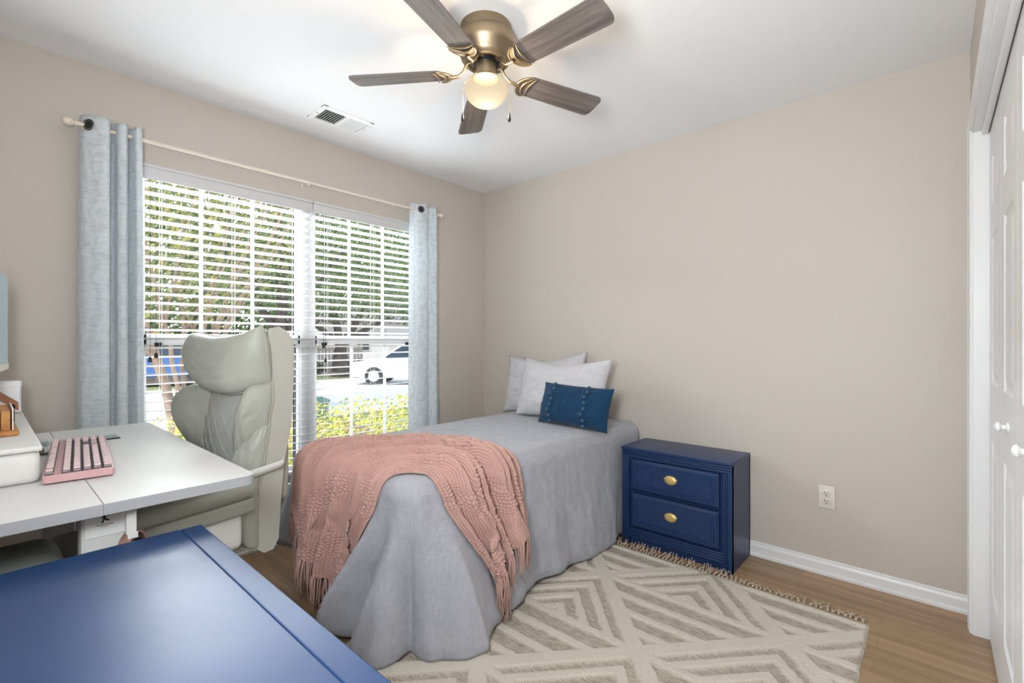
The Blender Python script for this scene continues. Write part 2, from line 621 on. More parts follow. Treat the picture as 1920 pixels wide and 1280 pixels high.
# four closet door leaves with raised panels
LW = (CY1 - CY0 - 0.03) / 4
DX = 3.030
for i in range(4):
    y1 = CY1 - 0.015 - i * LW - 0.001
    y0 = y1 - LW + 0.003
    b = new_bm()
    box(b, DX + 0.006, DX + 0.034, y0, y1, 0.012, CZ1 - 0.02)
    st = 0.085
    py0, py1 = y0 + st, y1 - st
    zs = [(0.22, 0.80), (1.02, 1.58), (1.70, 1.89)]
    rails = [(0.012, 0.22), (0.80, 1.02), (1.58, 1.70), (1.89, CZ1 - 0.02)]
    for z0, z1 in rails:
        box(b, DX, DX + 0.008, py0, py1, z0, z1)
    box(b, DX, DX + 0.008, y0, py0, 0.012, CZ1 - 0.02)
    box(b, DX, DX + 0.008, py1, y1, 0.012, CZ1 - 0.02)
    for z0, z1 in zs:
        # sloped raised field inside each recess
        o_ = [(py0, z0), (py1, z0), (py1, z1), (py0, z1)]
        m1 = 0.012
        m2 = 0.045
        ring = []
        for off, dx in ((0.0, DX + 0.0), (m1, DX + 0.007), (m1 + 0.004, DX + 0.007), (m2, DX + 0.001)):
            ring.append([b.verts.new((dx, y, z)) for y, z in
                         ((py0 + off, z0 + off), (py1 - off, z0 + off), (py1 - off, z1 - off), (py0 + off, z1 - off))])
        for a, c in zip(ring, ring[1:]):
            for k in range(4):
                b.faces.new((a[k], a[(k + 1) % 4], c[(k + 1) % 4], c[k]))
        b.faces.new(ring[-1])
    d = struct(obj('door_%d' % (i + 1), b, M['trim'], flip=False))
    if i in (1, 2):
        k = new_bm()
        yc = (y0 + y1) / 2
        lathe(k, [(0.0150, 0.0), (0.0145, -0.003), (0.0085, -0.006), (0.0080, -0.013), (0.0120, -0.016), (0.0165, -0.020), (0.0155, -0.024), (0.0090, -0.0285), (0.0001, -0.030)],
              axis='x', origin=(DX, yc, 0.925), seg=24)
        obj('door_knob', k, M['trim'], d, 50)

# ------------------------------------------------------------------ windows
def window(name, ya, yb):
    """vinyl double-hung unit: fixed frame, upper and lower sash with two vertical grille bars"""
    root = bpy.data.objects.new(name, None)
    COL.objects.link(root)
    struct(root)
    z0, z1, zm = WZ0 + 0.02, WZ1, 1.19
    f = new_bm()
    fw = 0.046
    for (a0, a1, c0, c1) in ((ya, ya + fw, z0, z1), (yb - fw, yb, z0, z1), (ya, yb, z0, z0 + fw), (ya, yb, z1 - .018, z1)):
        box(f, -0.135, -0.055, a0, a1, c0, c1, 0.003)
    struct(obj('window_frame', f, M['vinyl'], root))
    g0, g1 = ya + fw, yb - fw
    for nm, c0, c1, x in (('upper_sash', zm - 0.028, z1 - .018, -0.108), ('lower_sash', z0 + fw, zm + 0.028, -0.078)):
        s = new_bm()
        sw = 0.012
        box(s, x - .014, x + .014, g0, g0 + sw, c0, c1)
        box(s, x - .014, x + .014, g1 - sw, g1, c0, c1)
        box(s, x - .014, x + .014, g0, g1, c0, c0 + (0.056 if nm[0] == 'u' else 0.05), 0.003)
        box(s, x - .014, x + .014, g0, g1, c1 - (0.056 if nm[0] == 'l' else 0.014), c1, 0.003)
        for k in (1, 2):
            yc = g0 + (g1 - g0) * k / 3
            box(s, x - .005, x + .005, yc - .0085, yc + .0085, c0, c1)
        so = struct(obj(nm, s, M['vinyl'], root))
        p = new_bm()
        box(p, x - .002, x + .002, g0 + sw, g1 - sw, c0 + .03, c1 - .012)
        struct(obj('pane', p, M['glass'], so))
        if nm[0] == 'l':
            for yy in (g0 + 0.06, g1 - 0.08):
                l = new_bm()
                box(l, x + .013, x + .03, yy - .016, yy + .016, c1 - 0.064, c1 - 0.044, 0.003)
                struct(obj('sash_latch', l, M['black'], so))
    # dark screen frame outside
    s = new_bm()
    for (a0, a1) in ((g0, g0 + .012), (g1 - .016, g1)):
        box(s, -0.134, -0.126, a0, a1, z0 + fw, z1 - fw)
    box(s, -0.134, -0.126, g0, g1, z0 + fw, z0 + fw + .012)
    struct(obj('screen_frame', s, M['dark'], root))
    return root


window('window_1', 0.49, 1.362)
window('window_2', 1.362, 2.235)
b = new_bm()
box(b, -0.06, 0.035, WY0 - 0.03, WY1 + 0.03, WZ0 - 0.02, WZ0, 0.006)
struct(obj('trim_3', b, M['trim']))
b = new_bm()          # plastered reveals
box(b, -0.13, 0.0, WY0 - 0.004, WY0 + 0.004, WZ0, WZ1)
box(b, -0.13, 0.0, WY1 - 0.004, WY1 + 0.004, WZ0, WZ1)
struct(obj('trim_4', b, M['trim']))


# ------------------------------------------------------------------ blinds
def blind(ya, yb, label, cords):
    root = thing('venetian_blind', label, 'window blind', (0, (ya + yb) / 2, WZ1), group='white slatted window blinds')
    ox = Vector((0, -(ya + yb) / 2, -WZ1))

    def off(bmx):
        for v in bmx.verts:
            v.co += ox
        return bmx
    h = new_bm()
    box(h, 0.004, 0.016, ya, yb, 1.972, 2.040, 0.004)
    box(h, 0.0, 0.024, ya, yb, 2.028, 2.044, 0.004)
    obj('valance', off(h), M['valance'], root, 40)
    h = new_bm()
    box(h, -0.045, 0.003, ya, yb, 2.000, 2.040, 0.004)
    obj('headrail', off(h), M['blind'], root, 40)
    s = new_bm()
    pitch, w, th = 0.0448, 0.050, 0.0026
    tilt = math.tan(math.radians(9.0))
    z = 1.955
    xc = -0.018
    n = 0
    while z > 0.40:
        top, bot = [], []
        for k in range(5):
            t = -1 + 2 * k / 4
            x = xc + t * w / 2
            zz = z + t * w / 2 * tilt + 0.0016 * (1 - t * t)
            top.append((x, zz + th / 2))
            bot.append((x, zz - th / 2))
        prism(s, top + bot[::-1], lambda x, q: (x, ya + .004, q), lambda x, q: (x, yb - .004, q))
        z -= pitch
        n += 1
    obj('slats', off(s), M['blind'], root)
    h = new_bm()
    box(h, xc - .026, xc + .026, ya + .003, yb - .003, z - 0.006, z + 0.012, 0.004)
    obj('bottom_rail', off(h), M['blind'], root, 40)
    for yy in (ya + 0.10, (ya + yb) / 2, yb - 0.10):
        c = new_bm()
        for x in (xc - .027, xc + .027):
            tube(c, [(x, yy, 1.99), (x, yy, z)], 0.0007, 5)
        tube(c, [(xc, yy + .004, 1.99), (xc, yy + .004, z)], 0.0007, 5)
        obj('ladder_cord', off(c), M['blind'], root)
    for yy, zz in cords:
        c = new_bm()
        tube(c, [(0.016, yy, 1.975), (0.018, yy, zz)], 0.0009, 5)
        co = obj('lift_cord', off(c), M['dark'], root)
        c = new_bm()
        lathe(c, [(0.003, 0.0), (0.006, -0.004), (0.0085, -0.022), (0.008, -0.026), (0.0001, -0.027)], origin=(0.018, yy, zz), seg=12)
        obj('tassel', off(c), M['black'], co, 40)
    return root


blind(WY0 + .008, 1.358, 'white wooden slat blind hanging behind the cream chair', [(0.548, 1.105), (0.572, 1.125)])
blind(1.362, WY1 - .008, 'white wooden slat blind hanging beyond the bed, nearer the room corner', [(1.425, 1.165), (1.437, 1.075)])

# ------------------------------------------------------------------ curtain rod and curtains
RZ, RX = 2.128, 0.085
rod = thing('curtain_rod', 'thin cream curtain rod with ball finials spanning the window', 'curtain rod', (0, 1.27, RZ))
b = new_bm()
tube(b, [(RX, 0.275 - 1.27, 0), (RX, 1.3 - 1.27, 0)], 0.0095, 12)
tube(b, [(RX, 1.28 - 1.27, 0), (RX, 2.285 - 1.27, 0)], 0.0075, 12)
obj('rod', b, M['rod'], rod, 40)
for yy, s in ((0.275, -1), (2.285, 1)):
    b = new_bm()
    lathe(b, [(0.0001, 0.048), (0.012, 0.046), (0.019, 0.038), (0.0215, 0.028), (0.019, 0.018), (0.012, 0.010), (0.009, 0.006), (0.0115, 0.004), (0.0115, -0.004), (0.008, -0.006)],
          axis='y', origin=(0, 0, 0), seg=20)
    for v in b.verts:
        v.co = Vector((v.co.x + RX, v.co.y * s + yy - 1.27, v.co.z))
    obj('finial', b, M['rod'], rod, 60)
for yy in (0.30, 1.30, 2.275):
    b = new_bm()
    box(b, 0, 0.004, yy - 1.27 - .007, yy - 1.27 + .007, -.018, .012, .0015)
    tube(b, [(0.0, yy - 1.27, 0.0), (RX - .004, yy - 1.27, -0.006)], 0.0035, 8)
    tube(b, [(RX, yy - 1.27 - .004, -0.012), (RX, yy - 1.27 + .004, -0.012)], 0.008, 10)
    obj('bracket', b, M['rod'], rod, 40)


def curtain(label, cpts, zt, zb, flare, grom):
    """cpts: plan-view polyline (x, y) of the gathered cloth at the rod"""
    yc = sum(p[1] for p in cpts) / len(cpts)
    root = thing('curtain', label, 'curtain', (0, yc, zb), group='pale blue curtains')
    # Catmull-Rom resample
    P = [Vector((p[0], p[1], 0)) for p in cpts]
    pl = []
    for i in range(len(P) - 1):
        p0, p1, p2, p3 = P[max(i - 1, 0)], P[i], P[i + 1], P[min(i + 2, len(P) - 1)]
        for k in range(14):
            t = k / 14
            pl.append(0.5 * ((2 * p1) + (p2 - p0) * t + (2 * p0 - 5 * p1 + 4 * p2 - p3) * t * t + (3 * p1 - p0 - 3 * p2 + p3) * t ** 3))
    pl.append(P[-1])
    rows = []
    nz_ = 60
    for j in range(nz_ + 1):
        t = j / nz_
        z = zt + (zb - zt) * t
        row = []
        for i, p in enumerate(pl):
            s = i / (len(pl) - 1)
            c = Vector((0.075, yc, 0))
            k = 1 + flare * t
            q = c + Vector(((p.x - c.x) * (1 - .12 * t), (p.y - c.y) * k, 0))
            w = 0.006 * t * fbm(s * 6, t * 2.5, yc)
            top = 0.004 * math.sin(s * 21) if j == 0 else 0
            row.append((max(0.008, q.x + w), q.y - yc + w * 0.6, z - zb + top))
        rows.append(row)
    b = new_bm()
    grid(b, rows)
    o = obj('curtain_panel', b, M['curtain'], root, 'all')
    sm = o.modifiers.new('thickness', 'SOLIDIFY')
    sm.thickness = 0.0025
    for gi, ang in grom:
        p = pl[gi]
        g = new_bm()
        R, r = 0.021, 0.0045
        rows = []
        for a in range(24):
            A = 2 * PI * a / 24
            rows.append([(0.6 * r * math.sin(2 * PI * q / 8), (R + r * math.cos(2 * PI * q / 8)) * math.cos(A), (R + r * math.cos(2 * PI * q / 8)) * math.sin(A)) for q in range(8)])
        rows.append(rows[0])
        grid(g, rows, close=True)
        bmesh.ops.remove_doubles(g, verts=g.verts, dist=1e-5)
        disc = [g.verts.new((0.0, R * math.cos(2 * PI * q / 24), R * math.sin(2 * PI * q / 24))) for q in range(24)]
        g.faces.new(disc).material_index = 1
        m_ = Matrix.Translation((p.x + .005 * math.cos(ang), p.y - yc + .005 * math.sin(ang), RZ - zb)) @ Matrix.Rotation(ang, 4, 'Z')
        for v in g.verts:
            v.co = m_ @ v.co
        obj('grommet', g, [M['grommet'], M['dark']], root, 50)
    return root


curtain('pale blue patterned curtain gathered beside the monitor, over the desk end',
        [(0.055, 0.288), (0.088, 0.300), (0.112, 0.330), (0.128, 0.362), (0.118, 0.384), (0.080, 0.386), (0.060, 0.394), (0.082, 0.406),
         (0.120, 0.412), (0.134, 0.432), (0.116, 0.446), (0.080, 0.448), (0.066, 0.456), (0.092, 0.464), (0.128, 0.478), (0.110, 0.500), (0.060, 0.508)],
        2.170, 0.10, 0.13, [(22, -0.85)])
curtain('pale blue curtain gathered beyond the bed, nearer the room corner',
        [(0.050, 2.050), (0.080, 2.066), (0.112, 2.098), (0.122, 2.140), (0.105, 2.176), (0.085, 2.196), (0.108, 2.216), (0.120, 2.238),
         (0.100, 2.262), (0.060, 2.272)],
        2.172, 0.10, 0.16, [(30, -0.35)])

# ------------------------------------------------------------------ ceiling vent
vt = thing('ceiling_vent', 'white metal air vent with half its louvers open in the ceiling', 'air vent', (0.347, 1.366, H))
b = new_bm()
X0, X1, Y0, Y1 = -0.098, 0.098, -0.152, 0.152
prof = [(0.0, 0.0), (0.0, -0.004), (0.020, -0.009), (0.026, -0.009), (0.026, 0.0)]
for (p0, p1, iv) in (((X0, Y0), (X0, Y1), (1, 0)), ((X1, Y0), (X1, Y1), (-1, 0)), ((X0, Y0), (X1, Y0), (0, 1)), ((X0, Y1), (X1, Y1), (0, -1))):
    prism(b, prof, lambda d, z: (p0[0] + iv[0] * d, p0[1] + iv[1] * d, z), lambda d, z: (p1[0] + iv[0] * d, p1[1] + iv[1] * d, z))
box(b, X0 + .026, X1 - .026, -0.006, 0.006, -0.008, -0.001)
obj('vent_frame', b, M['white_plastic'], vt)
b = new_bm()
box(b, X0 + .02, X1 - .02, Y0 + .02, Y1 - .02, -0.0015, -0.0005)
obj('duct_shade', b, M['dark'], vt)  # flat plate, the duct's shade put into its dark colour
for nm, ya, yb, sgn in (('louvers', Y0 + .03, -0.008, -1), ('louvers', 0.008, Y1 - .03, 1)):
    b = new_bm()
    n = 8 if sgn < 0 else 9
    for i in range(n):
        y = ya + (yb - ya) * (i + .5) / n
        a = 0.0055
        pts = [(y - .0085, -0.0085), (y - .0085, -0.0075), (y + .0075, -0.0045), (y + .0075, -0.0055)]
        if sgn < 0:
            pts = [(y - 0.0006, -0.0080), (y + .0008, -0.0080), (y + .0022, -0.0035), (y + .0010, -0.0035)]
        prism(b, pts, lambda yy, z: (X0 + .026, yy, z), lambda yy, z: (X1 - .026, yy, z))
    obj(nm, b, M['white_plastic'], vt)
for y in (Y0 + .012, Y1 - .012):
    b = new_bm()
    sphere(b, (0, y, -0.0075), 0.004, 8, 4)
    obj('screw', b, M['nickel'], vt)

# ------------------------------------------------------------------ ceiling fan
FX, FY = 1.522, 1.351
fan = thing('ceiling_fan', 'low ceiling fan with five grey wood blades, nickel housing and lit globe', 'ceiling fan', (FX, FY, H))
b = new_bm()
lathe(b, [(0.001, 0), (0.102, 0.0), (0.104, -0.006), (0.104, -0.034), (0.108, -0.038), (0.116, -0.046), (0.119, -0.058), (0.119, -0.084), (0.114, -0.096),
          (0.106, -0.104), (0.101, -0.124), (0.093, -0.138), (0.086, -0.142), (0.083, -0.146), (0.072, -0.147), (0.068, -0.140), (0.001, -0.139)], seg=64)
obj('motor_housing', b, M['nickel'], fan, 40)
b = new_bm()
lathe(b, [(0.0665, -0.1385), (0.0665, -0.1398), (0.001, -0.1398)], seg=48)
lathe(b, [(0.05, -0.139), (0.05, -0.152), (0.001, -0.152)], seg=32)
obj('flywheel', b, M['black'], fan, 40)
b = new_bm()
lathe(b, [(0.041, -0.140), (0.041, -0.196), (0.050, -0.200), (0.052, -0.208), (0.001, -0.208)], seg=40)
for k in range(3):
    a = 2 * PI * k / 3 + .5
    tube(b, [(0.05 * math.cos(a), 0.05 * math.sin(a), -0.204), (0.058 * math.cos(a), 0.058 * math.sin(a), -0.204)], 0.0035, 8)
obj('light_fitter', b, M['nickel'], fan, 40)

gm = bpy.data.materials.new('opal_glass_lit')
gm.use_nodes = True
gn, gl_ = gm.node_tree.nodes, gm.node_tree.links
gn.remove(gn['Principled BSDF'])
t1 = gn.new('ShaderNodeBsdfTranslucent')
t1.inputs[0].default_value = (0.0060, 0.0057, 0.0050, 1)
t2 = gn.new('ShaderNodeBsdfTransparent')
t2.inputs[0].default_value = (1, 0.93, 0.80, 1)
t3 = gn.new('ShaderNodeEmission')
t3.inputs[0].default_value = (1.0, 0.84, 0.62, 1)
t3.inputs[1].default_value = 0.42
a1 = gn.new('ShaderNodeMixShader')
a1.inputs[0].default_value = 0.22
gl_.new(t1.outputs[0], a1.inputs[1])
gl_.new(t2.outputs[0], a1.inputs[2])
a2 = gn.new('ShaderNodeAddShader')
gl_.new(a1.outputs[0], a2.inputs[0])
gl_.new(t3.outputs[0], a2.inputs[1])
gl_.new(a2.outputs[0], gn['Material Output'].inputs[0])
b = new_bm()
GZ = -0.262
prof = [(0.046, -0.207), (0.060, -0.211), (0.074, -0.219), (0.083, -0.230), (0.0865, -0.243), (0.086, -0.256), (0.081, -0.272), (0.071, -0.288), (0.057, -0.301), (0.040, -0.310), (0.020, -0.315), (0.0005, -0.316)]
lathe(b, prof, seg=48)
obj('lamp_globe', b, gm, fan, 'all')
lb = lamp('fan_bulb', 'POINT', 22, (FX, FY, H - 0.282), None, (1.0, 0.84, 0.63), shadow_soft_size=0.024)

for s, ang in ((1, 3.87), (1, 0.73)):
    px_, py_ = 0.056 * math.cos(ang), 0.056 * math.sin(ang)
    dx, dy = 0.0885 * math.cos(ang), 0.0885 * math.sin(ang)
    b = new_bm()
    pts = [(px_, py_, -0.200), (dx * .98, dy * .98, -0.222), (dx * 1.06, dy * 1.06, -0.25), (dx * 1.06, dy * 1.06, -0.345)]
    tube(b, pts, 0.0011, 6)
    pc = obj('pull_chain', b, M['nickel'], fan)
    b = new_bm()
    lathe(b, [(0.0015, 0.004), (0.003, 0.0), (0.0055, -0.016), (0.0068, -0.024), (0.0045, -0.031), (0.0005, -0.034)], origin=(dx * 1.06, dy * 1.06, -0.345), seg=14)
    obj('pull_pendant', b, M['black'], pc, 40)

BZ = -0.185
PITCH = math.radians(-12)


def blade_mesh():
    b = new_bm()
    r0, r1 = 0.165, 0.560
    out = []
    n = 14
    # rounded root, slightly widening to a clipped round tip
    for k in range(9):
        a = PI / 2 + PI * k / 8
        out.append((r0 + 0.035 + 0.035 * math.cos(a), 0.054 * math.sin(a)))
    for k in range(9):
        t = k / 8
        a = -PI / 2 + PI * t
        out.append((r1 - 0.030 + 0.030 * abs(math.cos(a)) ** 0.7, 0.062 * (abs(math.sin(a)) ** 0.55) * (1 if a > 0 else -1)))
    vs = prism(b, out, lambda x, y: (x, y, 0.0), lambda x, y: (x, y, 0.006))
    return b


def iron_mesh():
    b = new_bm()
    # arm from the flywheel
    tube(b, [(0.058, 0, 0.046), (0.075, 0, 0.040), (0.092, 0, 0.012), (0.112, 0, -0.004), (0.135, 0, -0.006), (0.150, 0, -0.005)],
         [0.007, 0.0065, 0.0065, 0.0065, 0.008, 0.010], 10)
    box(b, 0.040, 0.064, -0.010, 0.010, 0.040, 0.050, 0.003)
    # plate under the blade root with crescent rims
    out = []
    for k in range(17):
        a = PI / 2 + PI * k / 16
        out.append((0.190 + 0.048 * math.cos(a), 0.052 * math.sin(a)))
    for k in range(1, 12):
        t = k / 12
        out.append((0.190 - 0.020 * math.sin(PI * t), -0.052 + 0.104 * t))
    prism(b, out, lambda x, y: (x, y, -0.006), lambda x, y: (x, y, -0.0005))
    rim = [(0.192 + 0.049 * math.cos(PI / 2 + PI * k / 20), 0.053 * math.sin(PI / 2 + PI * k / 20), -0.004) for k in range(21)]
    tube(b, rim, 0.005, 8)
    for bulge, xx in ((0.030, 0.198), (0.012, 0.208)):
        arc = [(xx - bulge * math.sin(PI * k / 16), -0.055 + 0.11 * k / 16, -0.005) for k in range(17)]
        tube(b, arc, [0.0015 + 0.004 * math.sin(PI * k / 16) for k in range(17)], 8)
    return b


for k in range(5):
    a = math.radians(-0.5 + 72 * k)
    m_ = Matrix.Rotation(a, 4, 'Z') @ Matrix.Translation((0, 0, BZ)) @ Matrix.Rotation(PITCH, 4, 'X')
    b = blade_mesh()
    bo = obj('blade', b, M['blade'], fan)
    bo.matrix_local = m_
    b = iron_mesh()
    io = obj('blade_arm', b, M['nickel'], fan, 45)
    io.matrix_local = Matrix.Rotation(a, 4, 'Z') @ Matrix.Translation((0, 0, BZ)) @ Matrix.Rotation(PITCH * .9, 4, 'X')

# ------------------------------------------------------------------ wall outlet
ol = thing('wall_outlet', 'white double wall outlet on the beige wall, beside the nightstand', 'power outlet', (2.460, YB, 0.392))
b = new_bm()
box(b, -0.036, 0.036, -0.006, 0, -0.058, 0.058, 0.004, 3)
obj('cover_plate', b, M['outlet'], ol, 40)
for dz in (0.0205, -0.0205):
    b = new_bm()
    lathe(b, [(0.0175, -0.0055), (0.0175, -0.0085), (0.0165, -0.0092), (0.0001, -0.0092)], axis='y', origin=(0, 0, dz), seg=28)
    s_ = obj('socket', b, M['outlet'], ol, 40)
    b = new_bm()
    box(b, -0.0075, -0.0052, -0.0098, -0.0090, dz + .000, dz + .009)
    box(b, 0.0052, 0.0075, -0.0098, -0.0090, dz + .001, dz + .008)
    lathe(b, [(0.003, -0.0090), (0.003, -0.0098), (0.0001, -0.0098)], axis='y', origin=(0, 0, dz - .007), seg=12)
    obj('slot', b, M['black'], s_)
b = new_bm()
sphere(b, (0, -0.0062, 0), 0.003, 10, 5)
obj('screw', b, M['outlet'], ol, 50)

# ------------------------------------------------------------------ nightstand
NX0, NX1, NY0, NY1, NH = 1.492, 2.106, 2.515, 2.828, 0.566
ns = thing('nightstand', 'navy blue two-drawer nightstand with brass pulls against the wall', 'nightstand', ((NX0 + NX1) / 2, (NY0 + NY1) / 2, 0))
cx, cy = (NX0 + NX1) / 2, (NY0 + NY1) / 2
hw, hd = (NX1 - NX0) / 2, (NY1 - NY0) / 2
b = new_bm()
box(b, -hw, -hw + .02, -hd + .012, hd, 0, NH - .018)
box(b, hw - .02, hw, -hd + .001, hd, 0, NH - .018, .001)
box(b, -hw, hw, hd - .012, hd, 0.0, NH - .018)
box(b, -hw + .02, hw - .02, -hd + .022, hd - .012, 0.03, NH - .03)        # recess face behind the drawers
box(b, -hw + .02, hw - .02, -hd + .030, hd - .012, 0.0, 0.04)             # toe board
obj('carcass', b, M['navy'], ns)
b = new_bm()
box(b, -hw - .002, hw + .002, -hd - .004, hd, NH - .018, NH, .003, 3)
obj('top_panel', b, M['navy'], ns, 40)


def fluted(b, along, fixed0, fixed1, a0, a1, n, yf):
    w = (fixed1 - fixed0) / n
    for i in range(n):
        c = fixed0 + w * (i + .5)
        if along == 'z':
            box(b, c - w * .40, c + w * .40, yf, yf + .016, a0, a1, .0032, 3)
        else:
            box(b, a0, a1, yf, yf + .016, c - w * .40, c + w * .40, .0032, 3)


for xa in (-hw, hw - .044):
    b = new_bm()
    fluted(b, 'z', xa, xa + .044, 0.0, NH - .055, 4, -hd)
    box(b, xa, xa + .044, -hd + .006, -hd + .03, 0, NH - .05)
    obj('fluted_stile', b, M['navy'], ns, 40)
b = new_bm()
fluted(b, 'x', NH - .055, NH - .019, -hw, hw, 3, -hd - .002)
box(b, -hw, hw, -hd + .005, -hd + .03, NH - .06, NH - .018)
obj('fluted_top_rail', b, M['navy'], ns, 40)
b = new_bm()
fluted(b, 'x', 0.045, 0.100, -hw + .044, hw - .044, 4, -hd + .002)
box(b, -hw + .044, hw - .044, -hd + .009, -hd + .03, 0.045, 0.10)
obj('fluted_bottom_rail', b, M['navy'], ns, 40)


def pull_mesh(b, x, y, z, s=1.0):
    """shell-shaped back plate with raised cup"""
    pts = [(-.030, .006), (-.024, .010), (-.020, .016), (-.010, .019), (0, .0205), (.010, .019), (.020, .016), (.024, .010), (.030, .006),
           (.027, -.004), (.022, -.012), (.012, -.018), (0, -.020), (-.012, -.018), (-.022, -.012), (-.027, -.004)]
    rings = []
    for k, d in ((1.06, 0.0), (1.06, -.004), (1.0, -.0075), (0.90, -.010), (0.55, -.0125)):
        rings.append([b.verts.new((x + px_ * k * s, y + d, z + pz * k * s)) for px_, pz in pts])
    for a, c in zip(rings, rings[1:]):
        for i in range(len(pts)):
            b.faces.new((a[i], a[(i + 1) % len(pts)], c[(i + 1) % len(pts)], c[i]))
    b.faces.new(rings[-1])


for z0, z1, carved in ((0.322, 0.500, True), (0.112, 0.305, False)):
    b = new_bm()
    dx = hw - .062
    rings = []
    for ins, yy in ((0, -hd + .020), (0, -hd - .000), (.012, -hd - .012), (.022, -hd - .013), (.024, -hd - .010), (.027, -hd - .013), (.034, -hd - .013), (.036, -hd - .010), (.039, -hd - .013)):
        rings.append([b.verts.new((x, yy, z)) for x, z in ((-dx + ins, z0 + ins), (dx - ins, z0 + ins), (dx - ins, z1 - ins), (-dx + ins, z1 - ins))])
    for a, c in zip(rings, rings[1:]):
        for k in range(4):
            b.faces.new((a[k], a[(k + 1) % 4], c[(k + 1) % 4], c[k]))
    b.faces.new(rings[-1])
    dr = obj('drawer', b, M['navy'], ns)
    if carved:
        zc = (z0 + z1) / 2
        for sx in (-1, 1):
            c_ = new_bm()
            for (ax, az, r_) in ((0.100, -.045, .075), (0.185, -.045, .062), (0.160, 0.0, .045), (0.075, 0.012, .034), (0.100, -.045, .045), (0.185, -.045, .034)):
                for k in range(13):
                    a = PI * k / 12
                    X, Z = sx * (ax + r_ * math.cos(a)), az + r_ * math.sin(a)
                    if abs(X) < dx - .045 and abs(X) > .04 and -.046 <= Z < .046:
                        sphere(c_, (X, -hd - .0132, zc + Z), 0.0028, 6, 4)
            obj('carving', c_, M['navy'], dr, 'all')
    b = new_bm()
    pull_mesh(b, -0.005, -hd - .013, (z0 + z1) / 2 + .012, 1.18)
    obj('drawer_pull', b, M['brass'], dr, 50)

# ------------------------------------------------------------------ rug
RX0, RX1, RY0, RY1 = 1.15, 2.668, 0.46, 2.462
rug = thing('area_rug', 'cream rug with raised diamond lines and knotted fringe beneath the bed', 'rug', ((RX0 + RX1) / 2, (RY0 + RY1) / 2, 0))


def pile(x, y):
    """1 on the tufted bands, 0 on the flat weave"""
    u, v = (x - 2.03) / 0.402, (y - 1.648) / 0.442
    w = 0.0
    a, c = u + v, u - v
    def near(t, period):
        q = (t + period / 2) % period - period / 2
        return abs(q)
    lat = min(near(a, 2), near(c, 2)) * 0.21          # metres from a lattice line
    w = max(w, 1 - smoothstep(0.020, 0.029, lat))
    # local diamond centre (i + j odd)
    best = None
    for i in range(math.floor(u) - 1, math.floor(u) + 3):
        for j in range(math.floor(v) - 1, math.floor(v) + 3):
            if (i + j) % 2 == 1 or (i + j) % 2 == -1:
                s = abs(u - i) + abs(v - j)
                if best is None or s < best[0]:
                    best = (s, u - i, v - j)
    s, du, dv = best
    if dv > -0.02:
        d = min(abs(s - t) for t in (0.70, 0.42, 0.14)) * 0.296
        w = max(w, 1 - smoothstep(0.016, 0.025, d))
    if dv <= 0.06:
        d = min(abs(dv - t) for t in (0.0, -0.255, -0.51, -0.75)) * 0.442
        w = max(w, 1 - smoothstep(0.015, 0.024, d))
    if s > 0.97:
        w = max(w, 0)
    # plain border at the ends
    e = min(RY1 - y, y - RY0)
    if e < 0.035:
        w *= 0.4
    return w


NXR, NYR = 300, 400
rows = []
wts = []
for j in range(NYR + 1):
    y = RY0 + (RY1 - RY0) * j / NYR
    row = []
    for i in range(NXR + 1):
        x = RX0 + (RX1 - RX0) * i / NXR
        jx = 0.004 * noise.noise(Vector((x * 30, y * 30, 0)))
        w = pile(x + jx, y + jx)
        wts.append(w)
        z = 0.0045 + 0.010 * w + (0.0022 * noise.noise(Vector((x * 130, y * 130, 3)))) * (0.4 + 0.6 * w)
        e = min(x - RX0, RX1 - x, y - RY0, RY1 - y)
        z = z * smoothstep(-0.002, 0.010, e) + 0.0006
        xx = x + (0.004 * fbm(y * 9, 1.0) if i in (0, NXR) else 0)
        row.append((xx - (RX0 + RX1) / 2, y - (RY0 + RY1) / 2, z))
    rows.append(row)
b = new_bm()
grid(b, rows)
rm = bpy.data.materials.new('rug_wool')
rm.use_nodes = True
N, L = rm.node_tree.nodes, rm.node_tree.links
pb = N['Principled BSDF']
pb.inputs['Roughness'].default_value = 1.0
pb.inputs['Specular IOR Level'].default_value = 0.05
at_ = N.new('ShaderNodeAttribute')
at_.attribute_name = 'pile'
t_ = N.new('ShaderNodeTexCoord')
mp = N.new('ShaderNodeMapping')
mp.inputs['Rotation'].default_value = (0, 0, 0.0)
mp.inputs['Scale'].default_value = (0.12, 1.0, 1.0)
L.new(t_.outputs['Object'], mp.inputs[0])
nz = N.new('ShaderNodeTexNoise')
nz.inputs['Scale'].default_value = 230
nz.inputs['Detail'].default_value = 3
L.new(mp.outputs[0], nz.inputs[0])
cr = N.new('ShaderNodeValToRGB')
cr.color_ramp.elements[0].position = 0.36
cr.color_ramp.elements[0].color = (0.31, 0.27, 0.22, 1)
cr.color_ramp.elements[1].position = 0.60
cr.color_ramp.elements[1].color = (0.52, 0.465, 0.39, 1)
L.new(nz.outputs[0], cr.inputs[0])
n2 = N.new('ShaderNodeTexNoise')
n2.inputs['Scale'].default_value = 220
L.new(t_.outputs['Object'], n2.inputs[0])
c2 = N.new('ShaderNodeValToRGB')
c2.color_ramp.elements[0].color = (0.52, 0.47, 0.40, 1)
c2.color_ramp.elements[1].color = (0.72, 0.67, 0.59, 1)
L.new(n2.outputs[0], c2.inputs[0])
mx = N.new('ShaderNodeMix')
mx.data_type = 'RGBA'
L.new(at_.outputs['Fac'], mx.inputs[0])
L.new(cr.outputs[0], mx.inputs[6])
L.new(c2.outputs[0], mx.inputs[7])
L.new(mx.outputs[2], pb.inputs['Base Color'])
bp = N.new('ShaderNodeBump')
bp.inputs['Strength'].default_value = 0.5
bp.inputs['Distance'].default_value = 0.003
